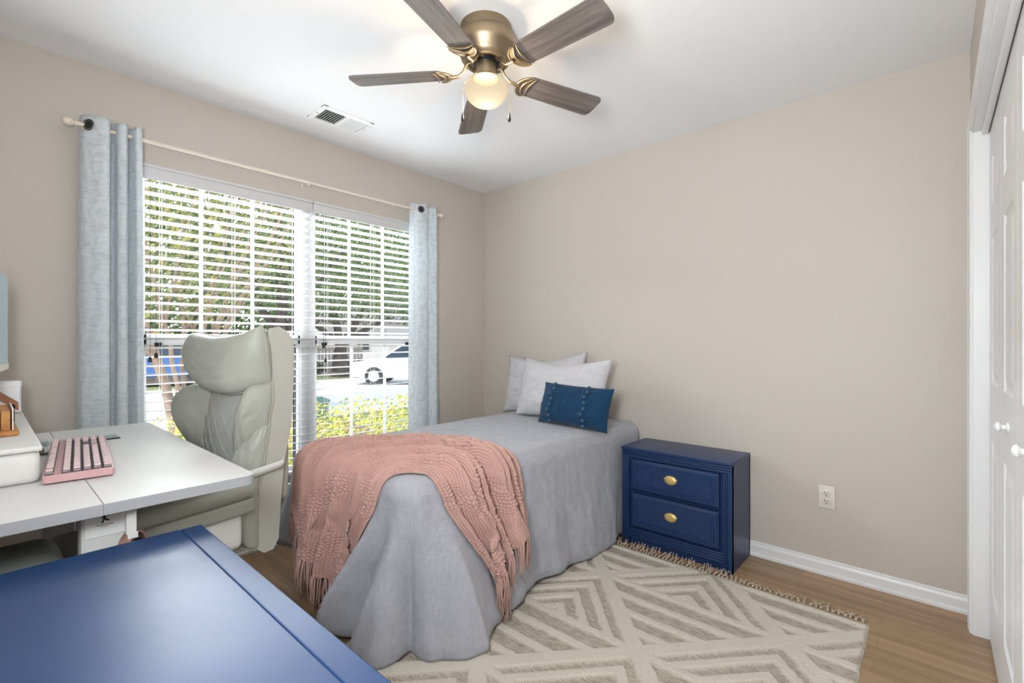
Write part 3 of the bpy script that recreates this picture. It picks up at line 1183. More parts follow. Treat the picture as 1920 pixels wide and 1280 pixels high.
L.new(n2.outputs[0], bp.inputs['Height'])
L.new(bp.outputs[0], pb.inputs['Normal'])
ro = obj('woven_field', b, rm, rug, 'all', flip=False)
pa = ro.data.attributes.new('pile', 'FLOAT', 'POINT')
pa.data.foreach_set('value', wts)
b = new_bm()
rr = random.Random(3)
xx = RX0 + 0.01
while xx < RX1 - 0.005:
    n = rr.choice((2, 3, 3))
    ln = rr.uniform(0.035, 0.07)
    kx = xx - (RX0 + RX1) / 2
    ky = (RY1 - RY0) / 2
    inns = xx < NX1 + .03 and xx > NX0 - .02
    tube(b, [(kx, ky - .004, .006), (kx, ky + .008, .009)], 0.0042, 6)
    for q in range(n):
        aa = rr.uniform(-0.9, 0.9)
        if inns:
            pts = [(kx, ky + .006, .008), (kx + .010 * aa, ky + .020, .010), (kx + .028 * aa, ky + .034 + .004 * q, rr.uniform(.012, .04))]
        else:
            pts = [(kx, ky + .006, .008), (kx + .012 * aa, ky + ln * .4, rr.uniform(.006, .013)), (kx + .024 * aa + rr.uniform(-.008, .008), ky + ln * .75, rr.uniform(.004, .012)),
                   (kx + .03 * aa + rr.uniform(-.012, .012), ky + ln, .004)]
        tube(b, pts, 0.0019, 5)
    xx += rr.uniform(0.016, 0.026)
fm = mat('rug_fringe_cotton', (0.60, 0.51, 0.40, 1), 1.0, vary=(60, 0.2), spec=0.05)
fr = obj('fringe', b, fm, rug, 'all')
fr['kind'] = 'stuff'

# ------------------------------------------------------------------ bed
BX0, BX1, BY0, BY1, BZT = 0.45, 1.44, 1.02, 2.832, 0.655
bed = thing('bed', 'twin bed frame and mattress with beige skirt under the grey comforter', 'bed', ((BX0 + BX1) / 2, (BY0 + BY1) / 2, 0))
ox = Vector((-(BX0 + BX1) / 2, -(BY0 + BY1) / 2, 0))
b = new_bm()
vs = box(b, BX0 + .05, BX1 - .05, BY0 + .05, BY1 - .01, 0.40, 0.60, 0.05, 3)
bmesh.ops.translate(b, verts=b.verts, vec=ox)
obj('mattress', b, M['mattress'], bed, 40)
b = new_bm()
box(b, BX0 + .06, BX1 - .06, BY0 + .06, BY1 - .01, 0.20, 0.40, 0.015, 2)
bmesh.ops.translate(b, verts=b.verts, vec=ox)
obj('box_spring', b, M['mattress'], bed, 40)
for (x, y) in ((BX0 + .10, BY0 + .10), (BX1 - .12, BY0 + .12), (BX0 + .10, BY1 - .10), (BX1 - .12, BY1 - .10)):
    b = new_bm()
    box(b, x - .03, x + .03, y - .03, y + .03, 0, 0.20, .004)
    bmesh.ops.translate(b, verts=b.verts, vec=ox)
    obj('leg', b, M['darkwood'], bed)
# pleated skirt on the window side and a little of the foot
rows = []
path = []
for k in range(120):
    t = k / 119
    if t < 0.72:
        path.append((BX0 + .055, BY1 - .05 - (BY1 - .05 - BY0 - .07) * t / .72, -1, 0))
    else:
        s = (t - .72) / .28
        path.append((BX0 + .055 + .20 * s, BY0 + .058, 0, -1))
for j in range(12):
    z = 0.36 - 0.335 * j / 11
    r_ = []
    for i, (x, y, nx, ny) in enumerate(path):
        f = 0.010 * math.sin(i * 0.9) * (j / 11) + .006 * (j / 11)
        r_.append((x + nx * f + ox.x, y + ny * f + ox.y, z))
    rows.append(r_)
b = new_bm()
grid(b, rows)
obj('bed_skirt', b, M['skirt'], bed, 'all')

# contour of the cloth: head-left -> foot -> head-right
RC = 0.09
CT = []


def addc(x, y, nx, ny):
    CT.append((x, y, nx, ny))


n = 190
for k in range(n):
    addc(BX0, BY1 - (BY1 - BY0 - RC) * k / n, -1, 0)
for k in range(16):
    a = PI + (PI / 2) * k / 16
    addc(BX0 + RC + RC * math.cos(a), BY0 + RC + RC * math.sin(a), math.cos(a), math.sin(a))
for k in range(100):
    addc(BX0 + RC + (BX1 - BX0 - 2 * RC) * k / 100, BY0, 0, -1)
for k in range(24):
    a = 1.5 * PI + (PI / 2) * k / 24
    addc(BX1 - RC + RC * math.cos(a), BY0 + RC + RC * math.sin(a), math.cos(a), math.sin(a))
for k in range(191):
    addc(BX1, BY0 + RC + (BY1 - BY0 - RC) * k / 190, 1, 0)
U = [0.0]
for p, q in zip(CT, CT[1:]):
    U.append(U[-1] + math.hypot(q[0] - p[0], q[1] - p[1]))
UT = U[-1]
uC0 = U[190]                       # end of left side
uF = lambda x: U[206] + (x - BX0 - RC)        # along the foot
uCR = (U[306] + U[330]) / 2       # middle of the foot corner near the camera
uR = lambda y: U[330] + (y - BY0 - RC)        # along the near side

HEM = [(0, .16), (uC0, .19), (uF(.60), .205), (uF(.85), .16), (uF(1.0), .05), (uF(1.15), .02), (uCR, .016), (uR(1.2), .018), (uR(1.5), .03), (uR(1.8), .04), (uR(2.1), .02), (UT, .022)]
FLARE = [(0, .02), (uC0 - .3, .09), (uC0 + .07, .165), (uF(.60), .085), (uF(.75), .045), (uF(1.0), .07), (uF(1.22), .10), (uF(1.36), .125), (uCR, .030), (uR(1.10), .10), (uR(1.20), .165), (uR(1.4), .120), (uR(1.65), .06), (uR(1.9), .05), (uR(2.2), .062), (uR(2.40), .085), (uR(2.53), .032), (UT, .028)]
# (position, drift per metre down, amplitude, width)
FOLDS = [(uF(.62), -.05, .018, .05), (uF(.74), -.05, -.018, .04), (uF(1.19), -.36, -.075, .050), (uF(1.30), -.42, .115, .034), (uF(1.375), -.36, -.040, .030), (uF(1.43), -.30, .030, .03),
         (uCR + .01, .02, -.055, .045), (uR(1.20), .12, .045, .055), (uR(1.34), .24, -.035, .035), (uR(1.45), .26, .022, .04), (uR(1.66), .16, -.016, .07),
         (uR(1.84), .10, .014, .05), (uR(2.0), .05, -.014, .06), (uR(2.2), .0, .012, .06), (uR(2.40), .0, -.010, .05), (uC0 - .3, 0, .02, .08), (uC0 - .8, 0, .02, .08)]


def side_off(u, s):
    k = smoothstep(-0.02, 0.42, s)
    o_ = interp(FLARE, u) * (s / 0.56) ** 1.25
    for (c, dr, a, w) in FOLDS:
        t = abs(u - c - dr * s) / w
        o_ += a * k * math.exp(-t ** 1.35 * 1.1)
    o_ += 0.010 * fbm(u * 7, s * 4) * k + 0.0034 * fbm(u * 22, s * 12, 4)
    return o_


RR = 0.075
cxm = (BX0 + BX1) / 2
rows = []
NT, NA, NS = 34, 9, 46
for (x, y, nx, ny), u in zip(CT, U):
    row = []
    # spine point for the top
    sy = max(y, BY0 + (BX1 - BX0) / 2)
    ex, ey = x - nx * RR, y - ny * RR
    sx = cxm
    for j in range(NT):
        t = j / NT
        px_, py_ = sx + (ex - sx) * t, sy + (ey - sy) * t
        z = BZT + 0.012 * (1 - t * t)
        z += 0.0050 * fbm(px_ * 5, py_ * 7, 2) + 0.0048 * fbm(px_ * 11, py_ * 20, 5) + 0.0019 * fbm(px_ * 45, py_ * 60, 7)
        row.append((px_, py_, z))
    for j in range(NA):
        a = (PI / 2) * j / NA
        wv = 0.004 * fbm(u * 9, a * 1.5, 9) * math.sin(a)
        row.append((ex + nx * (RR * math.sin(a) + wv), ey + ny * (RR * math.sin(a) + wv), BZT - RR * (1 - math.cos(a)) + .0035 * fbm(ex * 5, ey * 7, 2) * (1 - a)))
    zh = interp(HEM, u) + 0.012 * fbm(u * 4, 3.3)
    zh = max(zh, 0.018)
    hang = BZT - RR - zh
    for j in range(NS + 1):
        s = hang * j / NS
        o_ = side_off(u, s)
        if j > NS - 3:
            o_ -= 0.004 * (j - NS + 3)
        row.append((x + nx * o_, min(y + ny * o_, BY1 + .008), BZT - RR - s))
    rows.append(row)
b = new_bm()
grid(b, rows)
bmesh.ops.remove_doubles(b, verts=b.verts, dist=0.0004)
bmesh.ops.recalc_face_normals(b, faces=b.faces)
COMF_BVH = BVHTree.FromBMesh(b)
comf = obj('comforter', b, M['linen'], None, 'all')
tag(comf, 'grey linen comforter draped over the bed down to the rug', 'comforter')
sm = comf.modifiers.new('thickness', 'SOLIDIFY')
sm.thickness = 0.010
sm.offset = -1


# ------------------------------------------------------------------ pillows
def pillow(name, label, cat, w, h, t, loc, lean, yaw, roll=0.0, m='pillow', parts=None, seed=0, pinch=.07, droop=0.0):
    root = thing(name, label, cat, loc, 0)
    n = 44
    mt = Matrix.Rotation(yaw, 4, 'Z') @ Matrix.Rotation(-lean, 4, 'X') @ Matrix.Rotation(roll, 4, 'Y')

    def surf(u, v, side):
        pu = 1 - pinch * (1 - v * v) * abs(u) ** 4
        pv = 1 - pinch * 1.2 * (1 - u * u) * abs(v) ** 4
        x = u * w / 2 * pu
        z = v * h / 2 * pv
        th = t / 2 * (max(0, 1 - abs(u) ** 2.6) ** 0.62) * (max(0, 1 - abs(v) ** 2.6) ** 0.62)
        e = (1 - max(abs(u), abs(v)) ** 6)
        wr = 0.006 * fbm(u * 3 + seed, v * 3, seed) * e + 0.0032 * fbm(u * 9 + seed, v * 7, seed + 2) * e
        # puckers running in from the corners
        cr_ = 0.004 * math.sin(14 * (abs(u) - abs(v)) + seed) * (abs(u * v)) ** 1.5 * e
        z -= droop * max(0, v) * (1 - abs(u)) ** 1.0 * h
        y = side * (th + wr + cr_ + (0.0 if max(abs(u), abs(v)) > .999 else 0.0018)) + 0.010 * fbm(u * 1.5, v * 1.5, seed + 9)
        return mt @ Vector((x, y, z))
    b = new_bm()
    for side in (-1, 1):
        grid(b, [[surf(-1 + 2 * i / n, -1 + 2 * j / n, side) for i in range(n + 1)] for j in range(n + 1)])
    bmesh.ops.remove_doubles(b, verts=b.verts, dist=0.0003)
    obj('cover', b, M[m], root, 'all')
    return root, surf, mt


p1, _, _ = pillow('bed_pillow', 'rear grey linen pillow, partly hidden, nearest the window at the bed head', 'pillow', 0.71, 0.44, 0.16,
                  (0.725, 2.742, 0.873), math.radians(13), 0.02, -0.06, seed=3, droop=.10, pinch=.075)
p2, _, _ = pillow('bed_pillow', 'front grey linen pillow standing behind the small blue cushion', 'pillow', 0.72, 0.42, 0.18,
                  (1.015, 2.565, 0.868), math.radians(16), 0.0, 0.0, seed=11, droop=.09, pinch=.075)
for p in (p1, p2):
    p['group'] = 'grey bed pillows'
p3, sf, mt3 = pillow('throw_pillow', 'small navy lumbar cushion with pompom rows leaning on the grey pillow', 'cushion', 0.505, 0.26, 0.135,
                     (1.232, 2.400, 0.788), math.radians(17), 0.02, 0.03, 'bluecloth', seed=21, pinch=.055)
for uu in (-0.54, 0.42):
    for k in range(8):
        v = -0.92 + 1.84 * k / 7
        q = sf(uu + 0.03 * math.sin(k * 2.3), v, -1)
        b = new_bm()
        bmesh.ops.create_icosphere(b, subdivisions=2, radius=0.0115)
        for vv in b.verts:
            vv.co *= 1 + 0.12 * noise.noise(vv.co * 300)
        bmesh.ops.translate(b, verts=b.verts, vec=q + mt3.to_3x3() @ Vector((0, -0.009, 0)))
        obj('pompom', b, M['pompom'], p3, 'all')
b = new_bm()
for k in range(9):
    uu = -0.44 + 0.76 * k / 8
    tube(b, [sf(uu, -0.93 + 1.86 * j / 16, -1) + mt3.to_3x3() @ Vector((0, -.0006, 0)) for j in range(17)], 0.0024, 6)
obj('stitched_pleats', b, M['bluecloth'], p3, 'all')

# ------------------------------------------------------------------ knitted throw over the foot of the bed
throw = thing('throw_blanket', 'pink chunky knit throw with tassels draped over the bed foot', 'blanket', (1.0, 1.25, BZT))
tox = Vector((-1.0, -1.25, -BZT))
NQ, NP = 440, 640
HF = [(0, .60), (.10, .58), (.24, .46), (.45, .42), (.62, .40), (.80, .37), (.88, .28), (1, .22)]
HR = [(0, .54), (.2, .46), (.42, .40), (.58, .36), (.75, .30), (1, .24)]


def xF(q):
    return 1.285 + (0.575 - 1.285) * q


def yR(q):
    return 1.165 + (1.62 - 1.165) * q


base = []
for i in range(NQ + 1):
    q = i / NQ
    hf, hr = interp(HF, q), interp(HR, q)
    xf, yr = xF(q), yR(q)
    ax, ay = BX1 - xf, yr - BY0
    top_len = 0.5 * PI * math.sqrt((ax * ax + ay * ay) / 2)
    tot = hf + top_len + hr
    line = []
    for j in range(NP + 1):
        s = tot * j / NP
        if s < hf:                      # hanging over the foot end
            d = hf - s
            k = d / 0.6
            x = xf + (interp([(0, 1.045), (.5, .90), (1, .665)], q) - xf) * smoothstep(0, 1.05, k)
            if d < 0.11:
                r = COMF_BVH.find_nearest(Vector((x, BY0 - 0.03 * min(1, d / .07), BZT - max(0, d - .02))))
                p = r[0]
            else:
                r = COMF_BVH.ray_cast(Vector((x, BY0 - .8, BZT - d)), Vector((0, 1, 0)))
                p = r[0] if r[0] is not None else Vector((x, BY0 - .045, BZT - d))
                p = Vector((x, p.y, BZT - d))
        elif s > hf + top_len:          # hanging over the near side
            d = s - hf - top_len
            k = d / 0.6
            y = yr + (interp([(0, 1.44), (.5, 1.53), (1, 1.665)], q) - yr) * smoothstep(0, 1.0, k)
            if d < 0.11:
                r = COMF_BVH.find_nearest(Vector((BX1 + 0.03 * min(1, d / .07), y, BZT - max(0, d - .02))))
                p = r[0]
            else:
                r = COMF_BVH.ray_cast(Vector((BX1 + .8, y, BZT - d)), Vector((-1, 0, 0)))
                p = Vector((r[0].x if r[0] is not None else BX1 + .1, y, BZT - d))
        else:
            t = (s - hf) / top_len
            ph = t * PI / 2
            ex = 0.86
            x = BX1 - ax * max(0, math.cos(ph)) ** ex
            y = BY0 + ay * max(0, math.sin(ph)) ** ex
            e = min(BX1 - x, y - BY0)
            if e < .08:
                r = COMF_BVH.find_nearest(Vector((x, y, BZT)))
                p = r[0]
            else:
                r = COMF_BVH.ray_cast(Vector((x, y, 1.2)), Vector((0, 0, -1)))
                p = r[0] if r[0] is not None else Vector((x, y, BZT + .01))
        line.append(Vector(p))
    base.append(line)
# relax so the heavy knit bridges small creases
for it in range(26):
    nb = [[p.copy() for p in l] for l in base]
    for i in range(NQ + 1):
        for j in range(1, NP):
            a = base[i][j - 1] + base[i][j + 1]
            if 0 < i < NQ:
                nb[i][j] = base[i][j] * .4 + (a + base[i - 1][j] + base[i + 1][j]) * .15
            else:
                nb[i][j] = base[i][j] * .5 + a * .25
    base = nb
# big gathers (ridges that run along the throw), then the knit itself
RID = [(0.06, .012, .030), (0.20, .020, .045), (0.33, .022, .040), (0.47, .018, .045), (0.60, .024, .042), (0.72, .022, .040), (0.83, .018, .035), (0.94, .012, .030)]


def surf_normal(G, i, j):
    tq = G[min(i + 1, NQ)][j] - G[max(i - 1, 0)][j]
    ts = G[i][min(j + 1, NP)] - G[i][max(j - 1, 0)]
    v = ts.cross(tq)
    return v.normalized() if v.length > 1e-9 else Vector((0, 0, 1))


fold = []
for i in range(NQ + 1):
    q = i / NQ
    row = []
    for j in range(NP + 1):
        s = j / NP
        p = base[i][j]
        nn = surf_normal(base, i, j)
        if nn.dot(Vector((p.x - cxm, p.y - (BY0 + .6), p.z - 0.3))) < 0:
            nn = -nn
        d = 0.010
        amp = 0.95 + 1.0 * smoothstep(.0, .38, abs(s - .45))
        for (c, a, w) in RID:
            cc = c + 0.035 * math.sin(s * 5 + c * 17) + 0.02 * math.sin(s * 11 + c * 5)
            d += 1.65 * a * amp * math.exp(-((q - cc) / w) ** 2)
        d *= smoothstep(-.03, .04, min(q, 1 - q)) * .9 + .1
        row.append(p + nn * d)
    fold.append(row)
rows = [[None] * (NP + 1) for _ in range(NQ + 1)]
ends = ([], [])
for j in range(NP + 1):
    s = j / NP
    arc = [0.0]
    for i in range(NQ):
        arc.append(arc[-1] + (fold[i + 1][j] - fold[i][j]).length)
    for i in range(NQ + 1):
        g = arc[i] / arc[-1]
        p = fold[i][j]
        nn = surf_normal(fold, i, j)
        if nn.dot(p - base[i][j]) < 0:
            nn = -nn
        # panels of ribs alternating with panels of bobbles, in chevrons
        zz = (s * 6.0 + 1.6 * abs(((g * 2.0) % 1.0) - 0.5)) % 1.0
        bob = smoothstep(0.52, 0.56, zz) * (1 - smoothstep(0.96, 1.0, zz))
        rib = abs(math.sin(PI * g * 72)) ** 0.8
        bb = abs(math.sin(PI * g * 54)) * abs(math.sin(PI * (s * 112 + 0.5 * math.floor(g * 54))))
        rows[i][j] = p + nn * (0.0055 * rib * (1 - bob) + 0.0090 * bob * bb ** 0.7) + tox
for i in range(NQ + 1):
    ends[0].append(rows[i][0])
    ends[1].append(rows[i][-1])
b = new_bm()
grid(b, rows)
obj('knit_panel', b, M['knit'], throw, 'all')
for e, nrm in ((0, Vector((0, -1, 0))), (1, Vector((1, 0, 0)))):
    b = new_bm()
    rr = random.Random(5 + e)
    k = 0
    while k <= NQ:
        p = ends[e][k]
        ln = rr.uniform(.10, .16)
        floor_room = p.z + BZT - 0.02
        ln = min(ln, max(0.03, floor_room))
        side = Vector((-nrm.y, nrm.x, 0))
        d1, d2 = rr.uniform(-.012, .012), rr.uniform(-.02, .02)
        o1 = rr.uniform(.0, .010)
        pts = [p, p + Vector((0, 0, -ln * .33)) + side * d1 * .5 + nrm * o1, p + Vector((0, 0, -ln * .7)) + side * d1 + nrm * o1 * 1.3, p + Vector((0, 0, -ln)) + side * d2 + nrm * o1]
        tube(b, pts, [0.0026, 0.0022, 0.0019, 0.0013], 5)
        k += rr.choice((2, 3, 3))
    f = obj('fringe', b, M['knit'], throw, 'all')
    f['kind'] = 'stuff'

# ------------------------------------------------------------------ desk
DZ = 0.83
dk = thing('desk', 'white height-adjustable desk with a split top, running to the window', 'desk', (0.924, 0.157, 0))
dox = Vector((-0.924, -0.157, 0))


def dobj(name, bmx, m, parent, sm=None):
    bmesh.ops.translate(bmx, verts=bmx.verts, vec=dox)
    return obj(name, bmx, m, parent, sm)


def slab(bmx, x0, x1, y0, y1, z0, z1, corners, r=0.024, edge_mi=0):
    pts = []
    for (x, y, sx, sy, k) in ((x0, y0, 1, 1, 0), (x1, y0, -1, 1, 1), (x1, y1, -1, -1, 2), (x0, y1, 1, -1, 3)):
        if k in corners:
            a0 = {0: PI, 1: 1.5 * PI, 2: 0, 3: .5 * PI}[k]
            for q in range(7):
                a = a0 + PI / 2 * q / 6
                pts.append((x + sx * r + r * math.cos(a), y + sy * r + r * math.sin(a)))
        else:
            pts.append((x, y))
    n = len(pts)
    e = 0.0008
    rings = []
    cxs, cys = (x0 + x1) / 2, (y0 + y1) / 2
    for ins, z in ((e, z0), (0, z0 + e), (0, z1 - e), (e, z1)):
        rings.append([bmx.verts.new((x - ins * (1 if x > cxs else -1), y - ins * (1 if y > cys else -1), z)) for x, y in pts])
    for a, c in zip(rings, rings[1:]):
        for i in range(n):
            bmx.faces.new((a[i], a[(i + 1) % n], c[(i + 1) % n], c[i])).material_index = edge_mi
    bmx.faces.new(rings[0])
    bmx.faces.new(rings[-1])


b = new_bm()
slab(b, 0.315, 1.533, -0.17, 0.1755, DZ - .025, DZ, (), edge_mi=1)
dobj('tabletop_panel', b, [M['desk'], M['desk_edge_shade']], dk)
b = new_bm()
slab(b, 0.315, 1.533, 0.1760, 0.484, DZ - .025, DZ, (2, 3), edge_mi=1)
dobj('tabletop_panel', b, [M['desk'], M['desk_edge_shade']], dk)
b = new_bm()
for y in (-0.02, 0.20):
    box(b, 0.42, 1.42, y - .02, y + .02, DZ - .060, DZ - .026, .003)
dobj('top_frame', b, M['desk_metal'], dk)
for x in (0.44, 1.395):
    b = new_bm()
    box(b, x - .028, x + .028, 0.150, 0.236, 0.03, DZ - .026, .006)
    box(b, x - .022, x + .022, 0.156, 0.230, 0.03, 0.35, .004)
    leg = dobj('leg_column', b, M['desk_metal'], dk, 40)
    b = new_bm()
    box(b, x - .035, x + .035, -0.12, 0.44, 0.0, 0.032, .006)
    dobj('foot', b, M['desk_metal'], dk, 40)
    if x > 1:
        b = new_bm()
        XF = x + .0285
        box(b, XF, XF + .002, 0.157, 0.229, 0.728, 0.792, .0008)
        pl = dobj('label_plate', b, M['white_plastic'], leg)
        pl['label'] = 'white label plate with a black walking figure'
        b = new_bm()
        XG = XF + .0026

        def limb(p, q, r):
            tube(b, [(XG, p[0], p[1]), (XG, q[0], q[1])], r, 6)
        sphere(b, (XG, 0.194, 0.7835), 0.0034, 10, 6)
        limb((0.1925, 0.7785), (0.191, 0.7685), .0027)
        limb((0.1925, 0.7775), (0.200, 0.7745), .0013)
        limb((0.1925, 0.7775), (0.1855, 0.7700), .0013)
        limb((0.191, 0.7685), (0.1995, 0.7625), .0017)
        limb((0.191, 0.7685), (0.187, 0.7585), .0017)
        for (yy, zz, n, w) in ((0.178, 0.7530, 8, .0030), (0.184, 0.7490, 8, .0016)):
            for k in range(n):
                box(b, XG - .0003, XG, yy + k * w * 1.25, yy + k * w * 1.25 + w * .8, zz, zz + (.0022 if n and w > .002 else .0013))
        for v in b.verts:
            v.co.x = XF + .002 + (v.co.x - XG) * .12 + .0002
        dobj('printed_mark', b, M['black'], leg)
b = new_bm()
box(b, 0.46, 1.38, 0.156, 0.176, 0.36, 0.44, .004)
dobj('crossbar', b, M['desk_metal'], dk, 40)

# power strip hung below the top
ps = thing('power_strip', 'white power strip on a plate fixed to the desk leg', 'power strip', (1.424, 0.236, 0.645))
b = new_bm()
box(b, -0.004, 0.0, 0.001, 0.16, -0.04, 0.034, .001)
obj('mounting_plate', b, M['desk_metal'], ps)
b = new_bm()
box(b, 0.0, 0.024, 0.070, 0.140, -0.018, 0.016, .010, 3)
obj('strip_body', b, M['white_plastic'], ps, 40)
for y in (0.090, 0.120):
    b = new_bm()
    lathe(b, [(0.010, 0.024), (0.010, 0.0246), (0.008, 0.0246), (0.008, 0.022), (0.0001, 0.022)], axis='x', origin=(0, y, -.001), seg=16)
    obj('socket', b, M['offwhite'], ps, 40)

# headphone hook and headphones
hk = thing('headphone_hook', 'white hook fixed under the near edge of the desk top', 'hook', (1.482, 0.231, DZ - .025))
b = new_bm()
box(b, -0.012, 0.012, -0.011, 0.011, -0.004, 0, .001)
box(b, -0.002, 0.004, -0.0095, 0.0095, -0.072, 0, .001)
box(b, -0.026, 0.020, -0.0095, 0.0095, -0.074, -0.070, .0015)
box(b, 0.018, 0.021, -0.0095, 0.0095, -0.074, -0.060, .001)
obj('bracket', b, M['desk_metal'], hk)
hp = thing('headphones', 'rose-banded headphones hanging from the white hook under the desk', 'headphones', (1.475, 0.231, 0.7275), math.radians(62))
R_ = 0.074
b = new_bm()
rows = []
for k in range(25):
    a = PI * k / 24
    y0, z0 = R_ * math.cos(a), R_ * 1.15 * math.sin(a) - R_ * 1.15 + 0.006 + 0.0015
    nrm = (math.cos(a), math.sin(a))
    rows.append([(-.011, y0 + nrm[0] * .003, z0 + nrm[1] * .003), (.011, y0 + nrm[0] * .003, z0 + nrm[1] * .003), (.011, y0 - nrm[0] * .002, z0 - nrm[1] * .002), (-.011, y0 - nrm[0] * .002, z0 - nrm[1] * .002)])
grid(b, rows, close=True)
obj('headband', b, M['copper'], hp, 50)
b = new_bm()
rows = [[(x * .8, y * .955, z - .0038) for x, y, z in r[2:]] + [(x * .8, y * .90, z - .010) for x, y, z in r[3:1:-1]] for r in rows]
grid(b, rows, close=True)
obj('band_padding', b, M['black'], hp, 50)
for s in (-1, 1):
    b = new_bm()
    lathe(b, [(0.001, -0.012), (0.024, -0.012), (0.030, -0.006), (0.030, 0.008), (0.022, 0.014), (0.001, 0.012)], axis='y', origin=(0, s * (R_ - .004), -R_ * 1.15 - .03), seg=24)
    obj('ear_cup', b, M['black'], hp, 40)

# grey bin under the desk
bn = thing('storage_bin', 'dark grey-green rounded plastic bin standing under the desk', 'bin', (1.30, 0.03, 0))
b = new_bm()
box(b, -0.15, 0.048, -0.17, 0.105, 0.0, 0.685, .045, 5)
obj('bin_body', b, M['bin'], bn, 40)
b = new_bm()
box(b, -0.155, 0.051, -0.175, 0.108, 0.56, 0.572, .004)
obj('rim', b, M['bin'], bn, 40)

# shelf riser with its contents
rs = thing('desk_riser', 'long white rounded riser box along the back of the desk', 'desk shelf', (0.755, -0.035, DZ))
b = new_bm()
box(b, -0.445, 0.455, -0.13, 0.134, 0.0, 0.078, .016, 4)
obj('riser_box', b, M['offwhite'], rs, 40)
b = new_bm()
box(b, -0.450, 0.458, -0.13, 0.137, 0.078, 0.092, .005, 3)
obj('top_board', b, M['offwhite'], rs, 40)
b = new_bm()
tube(b, [(-0.355, -0.125, 0.100), (-0.355, 0.132, 0.100)], 0.008, 12)
obj('back_rail', b, M['white_plastic'], rs, 40)
RT = DZ + .0925
wc = thing('canister', 'small white lidded canister at the window end of the riser', 'canister', (0.346, 0.056, RT))
b = new_bm()
lathe(b, [(0.0005, 0), (0.041, 0), (0.043, .003), (0.043, .092)], seg=40)
obj('body', b, M['white_plastic'], wc, 40)
b = new_bm()
lathe(b, [(0.044, .090), (0.045, .093), (0.045, .109), (0.042, .113), (0.0005, .114)], seg=40)
obj('lid', b, M['white_plastic'], wc, 40)

og = thing('desk_organizer', 'bamboo desk organizer with upright dividers on the white riser', 'organizer', (0.865, -0.035, RT))
b = new_bm()
box(b, -0.13, 0.13, -0.105, 0.105, 0.0, 0.013, .004, 3)
obj('base', b, M['bamboo'], og, 40)
for y in (-0.070, -0.020, 0.030, 0.080):
    b = new_bm()
    box(b, -0.10, 0.10, y - .009, y + .009, 0.013, 0.066, .0015)
    obj('divider', b, M['bamboo'], og)
b = new_bm()
prism(b, [(.112, .044), (.112, .070), (0.0, .172), (-.012, .172), (-.012, .150)], lambda y, z: (-0.118, y, z), lambda y, z: (-0.106, y, z))
box(b, -0.118, -0.106, -.022, -.008, .011, .165)
box(b, -0.118, -0.106, .088, .104, .011, .064)
obj('sloped_end', b, M['bamboo_dark'], og)
for y, lab in ((0.062, 'white card slotted between the last two bamboo dividers of the organizer'),
               (0.0935, 'white card standing at the open end of the bamboo organizer')):
    cd = thing('note_card', lab, 'card', (0.865, -0.035 + y, RT + .013), group='cards in the organizer')
    b = new_bm()
    box(b, -0.085, 0.101, -.0012, .0012, 0, 0.060)
    obj('sheet', b, M['card'], cd)

mn = thing('monitor', 'flat computer monitor with slim cream bezel facing along the desk', 'monitor', (0.63, 0.035, RT), math.radians(-5.97))
# local +y is the screen side
b = new_bm()
box(b, -0.272, 0.272, -0.030, 0.0, 0.160, 0.490, .004)
obj('case', b, M['cream_bezel'], mn, 40)
b = new_bm()
box(b, -0.270, 0.270, 0.0, 0.0016, 0.182, 0.4885)
obj('screen', b, M['screen'], mn)
b = new_bm()
box(b, -0.273, 0.273, -0.004, 0.004, 0.158, 0.181, .002)
obj('chin', b, M['cream_bezel'], mn, 40)
b = new_bm()
box(b, -0.03, 0.03, -0.052, -0.030, 0.006, 0.36, .004)
obj('stand', b, M['cream_bezel'], mn, 40)
b = new_bm()
box(b, -0.10, 0.10, -0.10, 0.03, 0.0, 0.009, .003)
obj('stand_foot', b, M['cream_bezel'], mn, 40)

# keyboard: local x runs from the end near the desk edge (Esc side) to the far end, local y towards the sitter
kang = math.atan2(0.056, -0.55)
kb = thing('keyboard', 'pink mechanical keyboard with rows of round pink keys', 'keyboard', (0.995, 0.192, DZ), kang - PI)
b = new_bm()
L_, W_ = 0.270, 0.067
slab(b, -L_, L_, -W_, W_, 0.004, 0.022, (0, 1, 2, 3), 0.008)
for x in (-.22, .22):
    for y in (-.05, .05):
        lathe(b, [(0.006, 0), (0.006, 0.005), (0.0001, 0.005)], origin=(x, y, 0), seg=12)
obj('case', b, M['pink_case'], kb, 40)
b = new_bm()
box(b, -L_ + .012, L_ - .012, -W_ + .004, -W_ + .020, 0.0215, 0.0228)
box(b, -L_ + .012, L_ - .012, -W_ + .034, W_ - .004, 0.0215, 0.0228)
obj('key_plate', b, M['keygap'], kb)
b = new_bm()
kp = (2 * L_ - .024) / 22.6


def key(x, y, w):
    h = .0165
    for (k, z0, z1, mi) in ((1.0, .0225, .0290, 1), (0.90, .0290, .0345, 0)):
        hx, hy = (w * kp / 2 - .0028) * k, .0074 * k
        box(b, x - hx, x + hx, y - hy, y + hy, z0, z1, .0018, 2, mi)


